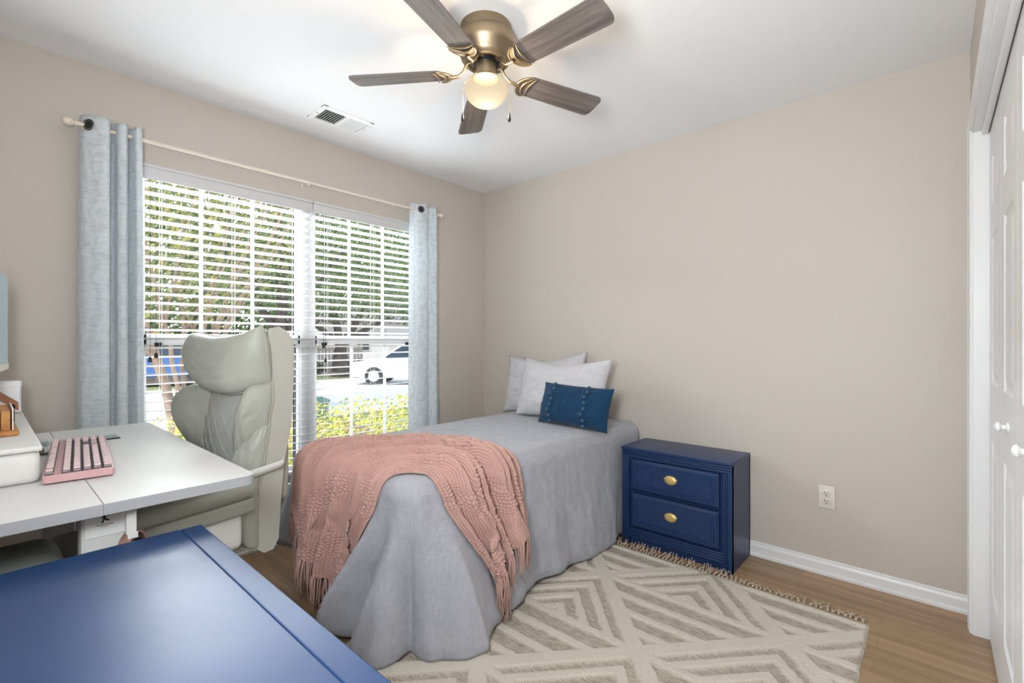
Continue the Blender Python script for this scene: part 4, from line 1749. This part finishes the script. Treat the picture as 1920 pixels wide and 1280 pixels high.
rowsy = [-W_ + .012, -W_ + .043, -W_ + .0625, -W_ + .082, -W_ + .1015, -W_ + .121]
lay = [[1] + [-1] + [1] * 4 + [-.5] + [1] * 4 + [-.5] + [1] * 4 + [-.4, 1, 1, 1, -.3, 1, 1, 1, 1],
       [1] * 13 + [2, -.4, 1, 1, 1, -.3, 1, 1, 1, 1],
       [1.5] + [1] * 12 + [1.5, -.4, 1, 1, 1, -.3, 1, 1, 1, 1],
       [1.75] + [1] * 11 + [2.25, -3.7, 1, 1, 1, 1],
       [2.25] + [1] * 10 + [2.75, -1.4, 1, -1.3, 1, 1, 1, 1],
       [1.25, 1.25, 1.25, 6.25, 1.25, 1.25, 1.25, 1.25, -.4, 1, 1, 1, -.3, 2, 1, 1]]
for yk, row in zip(rowsy, lay):
    x = L_ - .012
    for w in row:
        if w > 0:
            key(x - w * kp / 2, -(-yk), w)
        x -= abs(w) * kp
obj('keycaps', b, [M['pink_key'], M['key_side']], kb)

ac = thing('acrylic_sheet', 'clear acrylic sheet lying on the desk beyond the pink keyboard', 'acrylic sheet', (0.615, 0.230, DZ))
b = new_bm()
box(b, -0.055, 0.055, -0.095, 0.105, 0.0005, 0.0045, .001)
obj('sheet', b, M['acrylic'], ac)
b = new_bm()
box(b, 0.054, 0.0575, 0.045, 0.105, 0.0003, 0.0048)
obj('dark_edge', b, M['black'], ac)
cb = thing('acrylic_box', 'tiny clear box with a pink lump between riser and keyboard', 'small box', (0.80, 0.122, DZ))
b = new_bm()
for (x0, x1, y0, y1, z0, z1) in ((-.03, .03, -.019, -.017, 0, .042), (-.03, .03, .014, .016, 0, .042), (-.03, -.028, -.017, .014, 0, .042), (.028, .03, -.017, .014, 0, .042), (-.028, .028, -.017, .014, 0, .002)):
    box(b, x0, x1, y0, y1, z0, z1)
obj('clear_wall', b, M['acrylic'], cb)
b = new_bm()
box(b, -.018, .014, -.011, .009, .0025, .022, .005, 3)
obj('eraser', b, M['pink_case'], cb, 40)

# ------------------------------------------------------------------ navy dresser in the foreground
DX0, DX1, DY0, DY1, DH = 1.578, 2.41, -0.185, 0.346, 0.75
ds = thing('dresser', 'navy blue painted dresser with a glossy top at the camera', 'dresser', ((DX0 + DX1) / 2, (DY0 + DY1) / 2, 0))
cx, cy = (DX0 + DX1) / 2, (DY0 + DY1) / 2
hw, hd = (DX1 - DX0) / 2, (DY1 - DY0) / 2
b = new_bm()
box(b, -hw, hw, -hd, hd - .0428, DH - .024, DH, .0012)
obj('top_panel', b, M['navy_top'], ds)
b = new_bm()
box(b, -hw, hw, hd - .042, hd, DH - .024, DH, .003, 3)
obj('top_edge_strip', b, M['navy_top'], ds)
b = new_bm()
box(b, -hw + .008, hw - .008, -hd + .004, hd - .016, 0.0, DH - .024, .002)
obj('carcass', b, M['navy'], ds)
for xa in (-hw + .008, hw - .052):
    b = new_bm()
    fluted(b, 'z', xa, xa + .044, 0.0, DH - .026, 4, hd - .026)
    obj('fluted_stile', b, M['navy'], ds, 40)
for r_ in range(3):
    for c_ in range(2):
        x0 = -hw + .065 + c_ * (hw - .06)
        x1 = x0 + hw - .075
        z0 = 0.07 + r_ * 0.213
        b = new_bm()
        box(b, x0, x1, hd - .017, hd - .004, z0, z0 + .195, .004, 3)
        dr = obj('drawer', b, M['navy'], ds, 40)
        b = new_bm()
        pull_mesh(b, 0, 0, 0)
        for v in b.verts:
            v.co = Vector((-v.co.x + (x0 + x1) / 2, -v.co.y + hd - .004, v.co.z + z0 + .10))
        obj('drawer_pull', b, M['brass'], dr, 50)

# ------------------------------------------------------------------ desk chair
ch = thing('desk_chair', 'cream leather executive chair with a winged headrest tucked under the desk', 'office chair', (0.811, 0.432, 0), math.radians(13))
ch.scale = (0.92, 1, 1)


def cr_sample(pts, n):
    P = [Vector(p) for p in pts]
    out = []
    m = len(P) - 1
    for k in range(n + 1):
        t = k / n * m
        i = min(int(t), m - 1)
        f = t - i
        p0, p1, p2, p3 = P[max(i - 1, 0)], P[i], P[i + 1], P[min(i + 2, m)]
        out.append(0.5 * ((2 * p1) + (p2 - p0) * f + (2 * p0 - 5 * p1 + 4 * p2 - p3) * f * f + (3 * p1 - p0 - 3 * p2 + p3) * f ** 3))
    return out


def puff(name, top, bottom, left, right, tf, tb, nrm, m, parent, n=30, p=2.6, wr=0.004, seed=0, piping=True, ex=0.5):
    """stuffed cushion over the Coons patch of four edges; top/bottom run left to right, left/right run top to bottom"""
    T_, B_, L2, R2 = (cr_sample(e, n) for e in (top, bottom, left, right))
    nrm = Vector(nrm).normalized()

    def P(i, j):
        u, v = i / n, j / n
        return (T_[i] * (1 - v) + B_[i] * v + L2[j] * (1 - u) + R2[j] * u
                - (T_[0] * (1 - u) * (1 - v) + T_[n] * u * (1 - v) + B_[0] * (1 - u) * v + B_[n] * u * v))
    b = new_bm()
    for sgn, th in ((1, tf), (-1, tb)):
        rows = []
        for j in range(n + 1):
            row = []
            for i in range(n + 1):
                u, v = 2 * i / n - 1, 2 * j / n - 1
                f = (max(0, 1 - abs(u) ** p) ** ex) * (max(0, 1 - abs(v) ** p) ** ex)
                w = wr * fbm(u * 2.5 + seed, v * 2.5, seed) * f
                w += wr * 1.1 * math.sin(u * 16 + seed) * max(0, abs(v) - .45) * f
                row.append(P(i, j) + nrm * sgn * (th * f + w + .0008))
            rows.append(row)
        grid(b, rows)
    bmesh.ops.remove_doubles(b, verts=b.verts, dist=0.0018)
    o = obj(name, b, m, parent, 'all')
    if piping:
        b = new_bm()
        loop = T_ + R2[1:] + B_[::-1][1:] + L2[::-1][1:]
        tube(b, loop, 0.0028, 6)
        obj('piping', b, M['leather_seam'], o, 'all')
    return o


LE = M['leather']
FW = (0, -1, 0.06)
# base
b = new_bm()
for k in range(5):
    a = 2 * PI * k / 5 + .3
    pts = [(0.02 + .03 * math.cos(a), -.02 + .03 * math.sin(a), .105), (0.02 + .17 * math.cos(a), -.02 + .17 * math.sin(a), .095), (0.02 + .29 * math.cos(a), -.02 + .29 * math.sin(a), .068)]
    tube(b, pts, [.024, .019, .014], 10)
lathe(b, [(0.001, .06), (.04, .06), (.045, .08), (.045, .12), (.03, .13), (.001, .13)], 0.02, -.02, 24)
obj('star_base', b, M['white_plastic'], ch, 40)
b = new_bm()
lathe(b, [(0.001, .12), (.026, .12), (.026, .26), (.016, .26), (.016, .41), (.001, .41)], 0.02, -.02, 20)
obj('gas_cylinder', b, M['black'], ch, 40)
for k in range(5):
    a = 2 * PI * k / 5 + .3
    b = new_bm()
    c = (0.02 + .29 * math.cos(a), -.02 + .29 * math.sin(a))
    for s in (-1, 1):
        m_ = Matrix.Translation((c[0], c[1], .0275)) @ Matrix.Rotation(a + .9, 4, 'Z')
        q = new_bm()
        lathe(q, [(0.001, .004), (.024, .004), (.0275, .008), (.0275, .018), (.022, .022), (.001, .022)], axis='y', seg=18)
        for v in q.verts:
            v.co = m_ @ Vector((v.co.x, v.co.y * s, v.co.z))
        me = bpy.data.meshes.new('t')
        q.to_mesh(me)
        q.free()
        b.from_mesh(me)
        bpy.data.meshes.remove(me)
    tube(b, [(c[0], c[1], .030), (c[0], c[1], .066)], .007, 8)
    obj('caster', b, M['black'], ch, 40)
b = new_bm()
box(b, -0.13, 0.17, -0.18, 0.14, 0.40, 0.43, .01)
obj('tilt_mechanism', b, M['black'], ch, 40)
b = new_bm()
box(b, -0.225, 0.268, -0.27, 0.185, 0.430, 0.535, .042, 5)
obj('seat', b, LE, ch, 45)

# back shell: side profile swept across
prof = [(.250, 1.222), (.250, 1.161), (.258, 1.03), (.238, .876), (.214, .73), (.197, .586), (.196, .46), (.205, .425), (.225, .408), (.248, .408), (.262, .43), (.271, .56), (.286, .713),
        (.318, .864), (.327, 1.02), (.329, 1.150), (.322, 1.185), (.300, 1.210), (.275, 1.222)]
SX0, SX1 = -0.225, 0.272
b = new_bm()
cxp = sum(p[0] for p in prof) / len(prof)
czp = sum(p[1] for p in prof) / len(prof)
rings = []
for x, ins in ((SX0, .016), (SX0 + .006, .006), (SX0 + .016, 0), (SX1 - .016, 0), (SX1 - .006, .006), (SX1, .016)):
    ring = []
    for k, (y, z) in enumerate(prof):
        y0, z0 = prof[k - 1]
        y1, z1 = prof[(k + 1) % len(prof)]
        nx, nz2 = (z1 - z0), -(y1 - y0)
        l = math.hypot(nx, nz2)
        drop = 0.075 * smoothstep(1.05, 1.22, z) if x < 0 else 0.0
        ring.append(b.verts.new((x, y + nx / l * ins, z + nz2 / l * ins - drop)))
    rings.append(ring)
for a, c in zip(rings, rings[1:]):
    for i in range(len(prof)):
        b.faces.new((a[i], a[(i + 1) % len(prof)], c[(i + 1) % len(prof)], c[i]))
for r_ in (rings[0], rings[-1]):
    b.faces.new(r_)
sh = obj('back_shell', b, M['leather_lit'], ch, 35)
for x in (SX0 + .004, SX1 - .004):
    b = new_bm()
    dz = 0.075 if x < 0 else 0.0
    rl = cr_sample([(x, y, z - dz * smoothstep(1.05, 1.22, z)) for y, z in prof + prof[:1]], 90)
    tube(b, rl, .0032, 6)
    obj('piping', b, M['leather_seam'], sh, 'all')

puff('headrest', [(-.150, .185, 1.212), (-.075, .165, 1.214), (.04, .160, 1.200), (.14, .168, 1.202), (.22, .185, 1.214), (.280, .205, 1.240)],
     [(-.105, .170, 1.068), (-.02, .150, 1.018), (.09, .145, .990), (.20, .160, .988), (.283, .235, 1.030)],
     [(-.150, .185, 1.212), (-.172, .175, 1.165), (-.155, .168, 1.115), (-.105, .170, 1.068)],
     [(.280, .205, 1.240), (.292, .215, 1.165), (.286, .225, 1.09), (.283, .235, 1.030)], .055, .060, FW, LE, ch, 40, 2.8, .0060, 1)
puff('side_bolster', [(-.228, .185, .982), (-.150, .170, 1.006), (-.055, .178, 1.012), (.022, .200, .984)],
     [(-.200, .190, .795), (-.13, .180, .755), (-.04, .195, .745)],
     [(-.228, .185, .982), (-.276, .175, .935), (-.270, .175, .865), (-.200, .190, .795)],
     [(.022, .200, .984), (.012, .198, .93), (-.005, .198, .86), (-.040, .195, .745)], .045, .05, FW, LE, ch, 30, 2.6, .005, 4)
b = new_bm()
rows = []
for j in range(25):
    z = 1.03 - .44 * j / 24
    row = []
    for i in range(17):
        x = -0.065 + .30 * i / 16
        y = .196 - .03 * math.sin(PI * i / 16) - .03 * math.sin(PI * j / 24) + .004 * ((1.03 - z) > .3)
        row.append((x, y, z))
    rows.append(row)
grid(b, rows)
qp = obj('quilted_panel', b, M['quilt'], ch, 'all')


def qs(x, z):
    i, j = (x + .065) / .30, (1.03 - z) / .44
    return Vector((x, .196 - .03 * math.sin(PI * min(1, max(0, i))) - .03 * math.sin(PI * min(1, max(0, j))) - .0012, z))


b = new_bm()
for s in (-1, 1):
    for k in range(-5, 11):
        pts = []
        for t in range(41):
            z = 1.02 - .42 * t / 40
            x = .085 + (k - 2.5) * .060 + s * (1.02 - z) * .60
            if -.06 < x < .23:
                pts.append(qs(x, z))
        if len(pts) > 3:
            tube(b, pts, .0017, 5)
obj('diamond_stitching', b, M['leather_seam'], qp, 'all')
puff('side_bolster', [(.222, .165, .985), (.250, .180, 1.012), (.278, .250, 1.024)], [(.190, .150, .760), (.23, .175, .795), (.276, .236, .868)],
     [(.222, .165, .985), (.208, .150, .92), (.198, .148, .85), (.190, .150, .760)], [(.278, .250, 1.024), (.283, .247, .96), (.279, .240, .91), (.276, .236, .868)],
     .026, .03, (0.55, -1, 0.0), LE, ch, 26, 2.4, .005, 7)
puff('lower_bolster', [(.262, .215, .868), (.268, .225, .872), (.277, .240, .872)], [(.180, .120, .640), (.23, .150, .645), (.276, .200, .650)],
     [(.262, .215, .868), (.225, .172, .815), (.192, .140, .760), (.180, .120, .640)], [(.277, .240, .872), (.280, .225, .80), (.279, .212, .72), (.276, .200, .650)],
     .022, .03, (0.6, -1, 0.0), LE, ch, 26, 2.4, .005, 9)
puff('lower_bolster', [(-.23, .24, .80), (-.20, .20, .80), (-.13, .18, .79)], [(-.23, .20, .55), (-.18, .14, .54), (-.12, .13, .54)],
     [(-.23, .24, .80), (-.235, .22, .68), (-.23, .20, .55)], [(-.13, .18, .79), (-.125, .15, .67), (-.12, .13, .54)], .022, .03, (-.5, -1, 0), LE, ch, 20, 2.4, .003, 12)
for X, s, nm in ((.262, 1, 0), (-.214, -1, 3)):
    puff('hip_pad', [(X, .100, .700), (X + s * .006, .150, .705), (X + s * .01, .198, .700)], [(X, .120, .470), (X + s * .004, .165, .425), (X + s * .008, .196, .420)],
         [(X, .100, .700), (X, .092, .60), (X, .096, .53), (X, .120, .470)], [(X + s * .01, .198, .700), (X + s * .012, .196, .60), (X + s * .012, .194, .50), (X + s * .008, .196, .420)],
         .020, .03, (s, -.25, 0), LE, ch, 22, 2.4, .003, 15 + nm)
b = new_bm()
for x0, x1 in ((SX1 + .010, SX1 + .020),):
    pts = [(x1, .075, .700), (x1 + .004, .150, .704), (x1, .235, .710), (x1 - .006, .292, .716), (x1 - .06, .302, .716), (0.02, .304, .716), (SX0 - .01, .296, .716), (SX0 - .02, .235, .712), (SX0 - .02, .09, .704)]
    ps_ = cr_sample(pts, 60)
    rows = [[(p.x, p.y, p.z - .014), (p.x, p.y, p.z + .014)] for p in ps_]
    grid(b, rows)
so = obj('arm_strap', b, M['offwhite'], ch, 'all', flip=True)
sm = so.modifiers.new('thickness', 'SOLIDIFY')
sm.thickness = .006
b = new_bm()
box(b, 0.02, 0.245, .295, .350, .555, .79, .025, 4)
obj('rear_pad', b, LE, ch, 45)
for x0, x1 in ((.295, .375), (-.325, -.245)):
    b = new_bm()
    box(b, x0, x1, -.26, .135, .640, .692, .024, 5)
    ap = obj('armrest', b, LE, ch, 45)
    b = new_bm()
    box(b, x0 + .004, x1 - .004, -.255, .128, .592, .642, .012, 4)
    obj('armrest_side', b, LE, ap, 45)
    b = new_bm()
    box(b, x0 + .012, x1 - .02, -.12, .095, .475, .596, .022, 5)
    obj('armrest_support', b, M['offwhite'], ap, 45)

# ------------------------------------------------------------------ outside the window
GZ0 = -0.35
b = new_bm()
box(b, -60, -T - .01, -60, 70, GZ0 - .3, GZ0)
struct(obj('ground', b, M['mulch']))
b = new_bm()
box(b, -13.8, -6.4, -60, 70, GZ0, GZ0 + .012)
struct(obj('street', b, M['asphalt']))
b = new_bm()
box(b, -14.1, -13.8, -60, 70, GZ0, GZ0 + .10)
box(b, -6.4, -6.1, -60, 70, GZ0, GZ0 + .06)
struct(obj('kerb', b, M['concrete']))
b = new_bm()
box(b, -17.2, -14.1, -60, 70, GZ0, GZ0 + .05)
box(b, -6.1, -3.9, 4.6, 70, GZ0, GZ0 + .03)
g_ = obj('lawn', b, M['lawn'])
struct(g_)


def leaves(b, c, r, n, size, rr, hollow=0.35):
    for _ in range(n):
        while True:
            p = Vector((rr.uniform(-1, 1), rr.uniform(-1, 1), rr.uniform(-1, 1)))
            if hollow < p.length < 1:
                break
        q = Vector((c[0] + p.x * r[0], c[1] + p.y * r[1], c[2] + p.z * r[2]))
        a = Vector((rr.gauss(0, 1), rr.gauss(0, 1), rr.gauss(0, 1))).normalized()
        t = a.orthogonal().normalized()
        s = a.cross(t)
        l = size * rr.uniform(.6, 1.2)
        w = l * .45
        b.faces.new([b.verts.new(q - t * l * .5), b.verts.new(q + s * w * .5), b.verts.new(q + t * l * .5), b.verts.new(q - s * w * .5)])


rr = random.Random(11)
hg = thing('hedge', 'clipped yellow-green hedge just outside the window', 'hedge', (-1.5, 2.2, GZ0))
b = new_bm()
for k in range(9):
    y = -1.9 + k * 0.52 + 0.2
    leaves(b, (rr.uniform(-.08, .08), y, .48), (.48, .42, .50), 1700, .052, rr, .55)
obj('foliage', b, M['leaf_h'], hg, flip=False)
b = new_bm()
for k in range(9):
    y = -1.9 + k * 0.52 + 0.2
    for q in range(4):
        tube(b, [(rr.uniform(-.05, .05), y, 0), (rr.uniform(-.2, .2), y + rr.uniform(-.2, .2), .6)], .008, 5)
obj('stem', b, M['bark_dark'], hg)


def tree(label, x, y, stems, crowns, bark, leafm, size, seed, group=None):
    rr = random.Random(seed)
    t = thing('tree', label, 'tree', (x, y, GZ0), group=group)
    b = new_bm()
    for (pts, r) in stems:
        ps = cr_sample(pts, 12)
        n = len(ps)
        tube(b, [p + Vector((.02 * rr.uniform(-1, 1), .02 * rr.uniform(-1, 1), 0)) if 0 < i < n - 1 else p for i, p in enumerate(ps)], [r * (1 - .65 * i / (n - 1)) for i in range(n)], 9)
    obj('trunk', b, bark, t, 'all')
    b = new_bm()
    for (c, r, n) in crowns:
        leaves(b, c, r, n, size, rr, .1)
    obj('foliage', b, leafm, t, flip=False)
    return t


# many-stemmed tree in front of the first window
st = []
for k in range(7):
    a = k * .9 + .3
    rr2 = .10 + .03 * (k % 3)
    st.append(([(0.12 * math.cos(a), 0.12 * math.sin(a), 0), (.22 * math.cos(a), .26 * math.sin(a), .9), (.45 * math.cos(a), .62 * math.sin(a), 1.9), (.85 * math.cos(a), 1.25 * math.sin(a), 3.3), (1.1 * math.cos(a), 1.7 * math.sin(a), 4.6)], rr2 * .38))
for k in range(12):
    a = k * 1.7
    st.append(([(.4 * math.cos(a), .55 * math.sin(a), 1.7), (.8 * math.cos(a + .4), 1.0 * math.sin(a + .4), 2.5), (1.1 * math.cos(a + .6), 1.6 * math.sin(a + .6), 3.6)], .022))
tree('tan multi-stemmed tree with thin yellowing leaves, outside behind the cream chair', -5.4, 2.0, st,
     [((0, 0, 3.9), (1.7, 2.1, 1.9), 6500), ((.3, -.6, 2.8), (1.4, 1.5, 1.2), 2200)], M['bark_tan'], M['leaf_y'], .095, 21)
tree('dark-trunked leafy green tree across the lawn, between the two windows', -7.4, 4.1,
     [([(0, 0, 0), (.05, .05, 1.4), (0, .1, 2.6), (.1, 0, 4.5)], .19), ([(0, .05, 1.5), (.3, .6, 2.6), (.5, 1.3, 3.6)], .09), ([(0, .05, 1.7), (-.2, -.6, 2.8), (-.2, -1.2, 3.8)], .09)],
     [((0, .5, 3.9), (2.0, 2.9, 1.9), 12500), ((.2, 1.9, 3.0), (1.3, 1.5, 1.0), 3600), ((0, -.8, 2.9), (1.2, 1.0, .9), 1700)], M['bark_dark'], M['leaf_g'], .095, 22)
tree('broad dark-limbed green tree over the parked white car', -16.0, 10.2,
     [([(0, 0, 0), (0, 0, 1.0), (.0, .05, 1.6)], .42), ([(0, 0, 1.35), (.2, -.9, 2.0), (.3, -2.0, 2.7)], .17), ([(0, 0, 1.35), (.3, .9, 2.0), (.3, 2.2, 2.6)], .17), ([(0, 0, 1.3), (.6, .4, 2.4), (.9, .9, 3.8)], .2), ([(0, 0, 1.3), (.3, -.4, 2.4), (.2, -.8, 3.8)], .2)],
     [((0, 0, 5.0), (4.2, 4.6, 2.9), 13000), ((.5, 3.4, 3.9), (2.6, 2.6, 1.7), 3600), ((.5, -3.0, 3.9), (2.6, 2.6, 1.5), 3600)], M['bark_dark'], M['leaf_g'], .19, 23)
tree('pale green tree far across the street, behind the tan stems', -19.5, 3.2,
     [([(0, 0, 0), (.1, 0, 2.0), (0, .1, 4.0)], .3)],
     [((0, 0, 5.2), (3.5, 4.6, 3.6), 4600)], M['bark_dark'], M['leaf_g'], .34, 24)
tree('tall green tree beside the white house', -20.5, 17.5,
     [([(0, 0, 0), (.1, 0, 2.5), (0, .1, 5.0)], .35)],
     [((0, 0, 6.6), (3.6, 5.2, 3.6), 4200)], M['bark_dark'], M['leaf_g'], .36, 25)

fn = thing('picket_fence', 'weathered vertical-board fence across the street', 'fence', (-19.0, 8.0, GZ0))
b = new_bm()
y = -5.0
while y < 5.0:
    box(b, -.01, .01, y, y + .13, .05, 1.36)
    y += .17
obj('board_panel', b, M['fence'], fn)
b = new_bm()
for z in (.35, 1.1):
    box(b, -.05, -.01, -5, 5, z, z + .09)
obj('rail', b, M['fence'], fn)
for y in (-5, -2.5, 0, 2.5, 5):
    b = new_bm()
    box(b, -.14, -.05, y - .05, y + .05, 0, 1.4)
    obj('post', b, M['fence'], fn)

for i, (x, y, hh, w_) in enumerate(((-30, -5.5, 4.0, 3.6), (-31, .5, 4.6, 3.8), (-30.5, 6.5, 4.2, 3.8), (-31.5, 12.0, 4.8, 3.6), (-34, 27, 6.5, 5.0))):
    tree('dull green tree in the far row beyond the fence, ' + ('leftmost of the row', 'second from the left', 'third from the left', 'behind the fence end', 'over the house roof')[i], x, y,
         [([(0, 0, 0), (.1, 0, 1.5), (0, .1, 3.0)], .25)], [((0, 0, hh * .55), (2.2, w_, hh * .62), 2600)], M['bark_dark'], M['leaf_g'], .42, 40 + i, 'far row of trees')

hs = thing('house', 'white single-storey house with a grey roof behind the trees', 'house', (-25, 20, GZ0))
b = new_bm()
box(b, -5, 0, -6.5, 9, 0, 2.9)
obj('wall', b, M['siding'], hs)
b = new_bm()
prism(b, [(-5.6, 2.85), (.5, 2.85), (.5, 2.97), (-2.5, 4.6), (-5.6, 2.97)], lambda x, z: (x, -7, z), lambda x, z: (x, 9.5, z))
obj('roof', b, M['roof'], hs)
b = new_bm()
box(b, -.05, .04, -1.6, .9, 0, 2.3)
obj('garage_door', b, M['trim'], hs)
for y in (-3.4, 3.0):
    b = new_bm()
    box(b, -.05, .05, y - .5, y + .5, .9, 2.2)
    w_ = obj('window', b, M['vinyl'], hs)
    b = new_bm()
    box(b, .04, .06, y - .42, y + .42, .98, 2.12)
    obj('pane', b, M['car_glass'], w_)

rr = random.Random(31)
for i, (x, y, s) in enumerate(((-18.2, 8.4, 1.0), (-18.3, 10.0, .8), (-18.2, 12.2, .9), (-18.2, 14.8, .9), (-18.4, 6.6, .8))):
    sb = thing('shrub', 'low dark shrub at the far kerb, ' + ('in front of the fence middle', 'in front of the fence end', 'just past the fence end', 'before the white house wall', 'left of the broad tree')[i], 'shrub', (x, y, GZ0), group='low shrubs along the fence')
    b = new_bm()
    leaves(b, (0, 0, .38 * s), (.6 * s, .9 * s, .42 * s), 420, .17, rr, .3)
    obj('foliage', b, M['leaf_d'], sb, flip=False)
    b = new_bm()
    tube(b, [(0, 0, 0), (0, 0, .4)], .03, 6)
    obj('stem', b, M['bark_dark'], sb)

ub = thing('utility_box', 'small green metal utility box on the near kerb', 'utility box', (-6.1, 4.35, GZ0))
b = new_bm()
box(b, -.16, .16, -.16, .16, 0, .36, .012)
obj('cabinet', b, M['green_box'], ub)
b = new_bm()
prism(b, [(-.18, .34), (.18, .34), (.17, .40), (-.17, .43)], lambda x, z: (x, -.18, z), lambda x, z: (x, .18, z))
obj('lid', b, M['green_box'], ub)


def car(label, loc, rotz, paint):
    c = thing('car', label, 'car', loc, rotz)
    low = [(-2.2, .28), (-2.25, .55), (-2.2, .80), (-1.2, .92), (-.7, .95), (1.35, .97), (2.05, .93), (2.2, .75), (2.22, .42), (2.15, .28)]
    b = new_bm()
    rings = []
    for y, k in ((-.86, .94), (-.82, 1.0), (.82, 1.0), (.86, .94)):
        rings.append([b.verts.new((x * (1 if abs(y) < .84 else .985), y, .6 + (z - .6) * k)) for x, z in low])
    for a, d in zip(rings, rings[1:]):
        for i in range(len(low)):
            b.faces.new((a[i], a[(i + 1) % len(low)], d[(i + 1) % len(low)], d[i]))
    b.faces.new(rings[0])
    b.faces.new(rings[-1])
    obj('body', b, paint, c, 30)
    top = [(-1.15, .93), (-.45, 1.36), (.1, 1.45), (.95, 1.43), (1.75, .96)]
    b = new_bm()
    prism(b, top, lambda x, z: (x, -.80 + (z - .93) * .28, z), lambda x, z: (x, .80 - (z - .93) * .28, z))
    obj('glasshouse', b, M['car_glass'], c)
    b = new_bm()
    prism(b, [(-.50, 1.35), (.1, 1.45), (.95, 1.44), (1.05, 1.38), (1.0, 1.47), (.1, 1.49), (-.5, 1.40)], lambda x, z: (x, -.69, z), lambda x, z: (x, .69, z))
    for s in (-1, 1):
        for (x0, x1, xt0, xt1) in ((-1.20, -1.10, -.50, -.42), (.15, .23, .15, .23), (1.62, 1.76, .95, 1.05)):
            prism(b, [(x0, .93), (x1, .93), (xt1, 1.42), (xt0, 1.42)], lambda x, z: (x, s * (.815 - (z - .93) * .28), z), lambda x, z: (x, s * (.79 - (z - .93) * .28), z))
    obj('roof_panel', b, paint, c)
    for x in (-1.4, 1.38):
        for y in (-.80, .80):
            b = new_bm()
            sgn = 1 if y > 0 else -1
            lathe(b, [(0.001, -.1), (.30, -.1), (.32, -.07), (.32, .07), (.30, .1), (.20, .1), (.20, .08), (.001, .08)], axis='y', origin=(0, 0, 0), seg=24)
            for v in b.verts:
                v.co = Vector((v.co.x + x, v.co.y * sgn + y, v.co.z + .32))
            w_ = obj('wheel', b, M['tyre'], c, 40)
            b = new_bm()
            lathe(b, [(.20, .082), (.19, .094), (.05, .10), (.001, .10)], axis='y', seg=20)
            for v in b.verts:
                v.co = Vector((v.co.x + x, v.co.y * sgn + y, v.co.z + .32))
            obj('hub_cap', b, M['hub'], w_, 40)
    for y in (-.62, .62):
        b = new_bm()
        box(b, -2.235, -2.16, y - .16, y + .16, .62, .76, .02)
        obj('headlight', b, M['hub'], c)
    return c


car('white saloon car parked along the far kerb, by the right curtain', (-11.1, 10.6, GZ0 + .012), math.radians(41.7), M['car_white'])
car('blue saloon car parked across the street, left of the tan stems', (-16.6, 4.0, GZ0 + .10), math.radians(60), M['car_blue'])

bpy.context.view_layer.update()
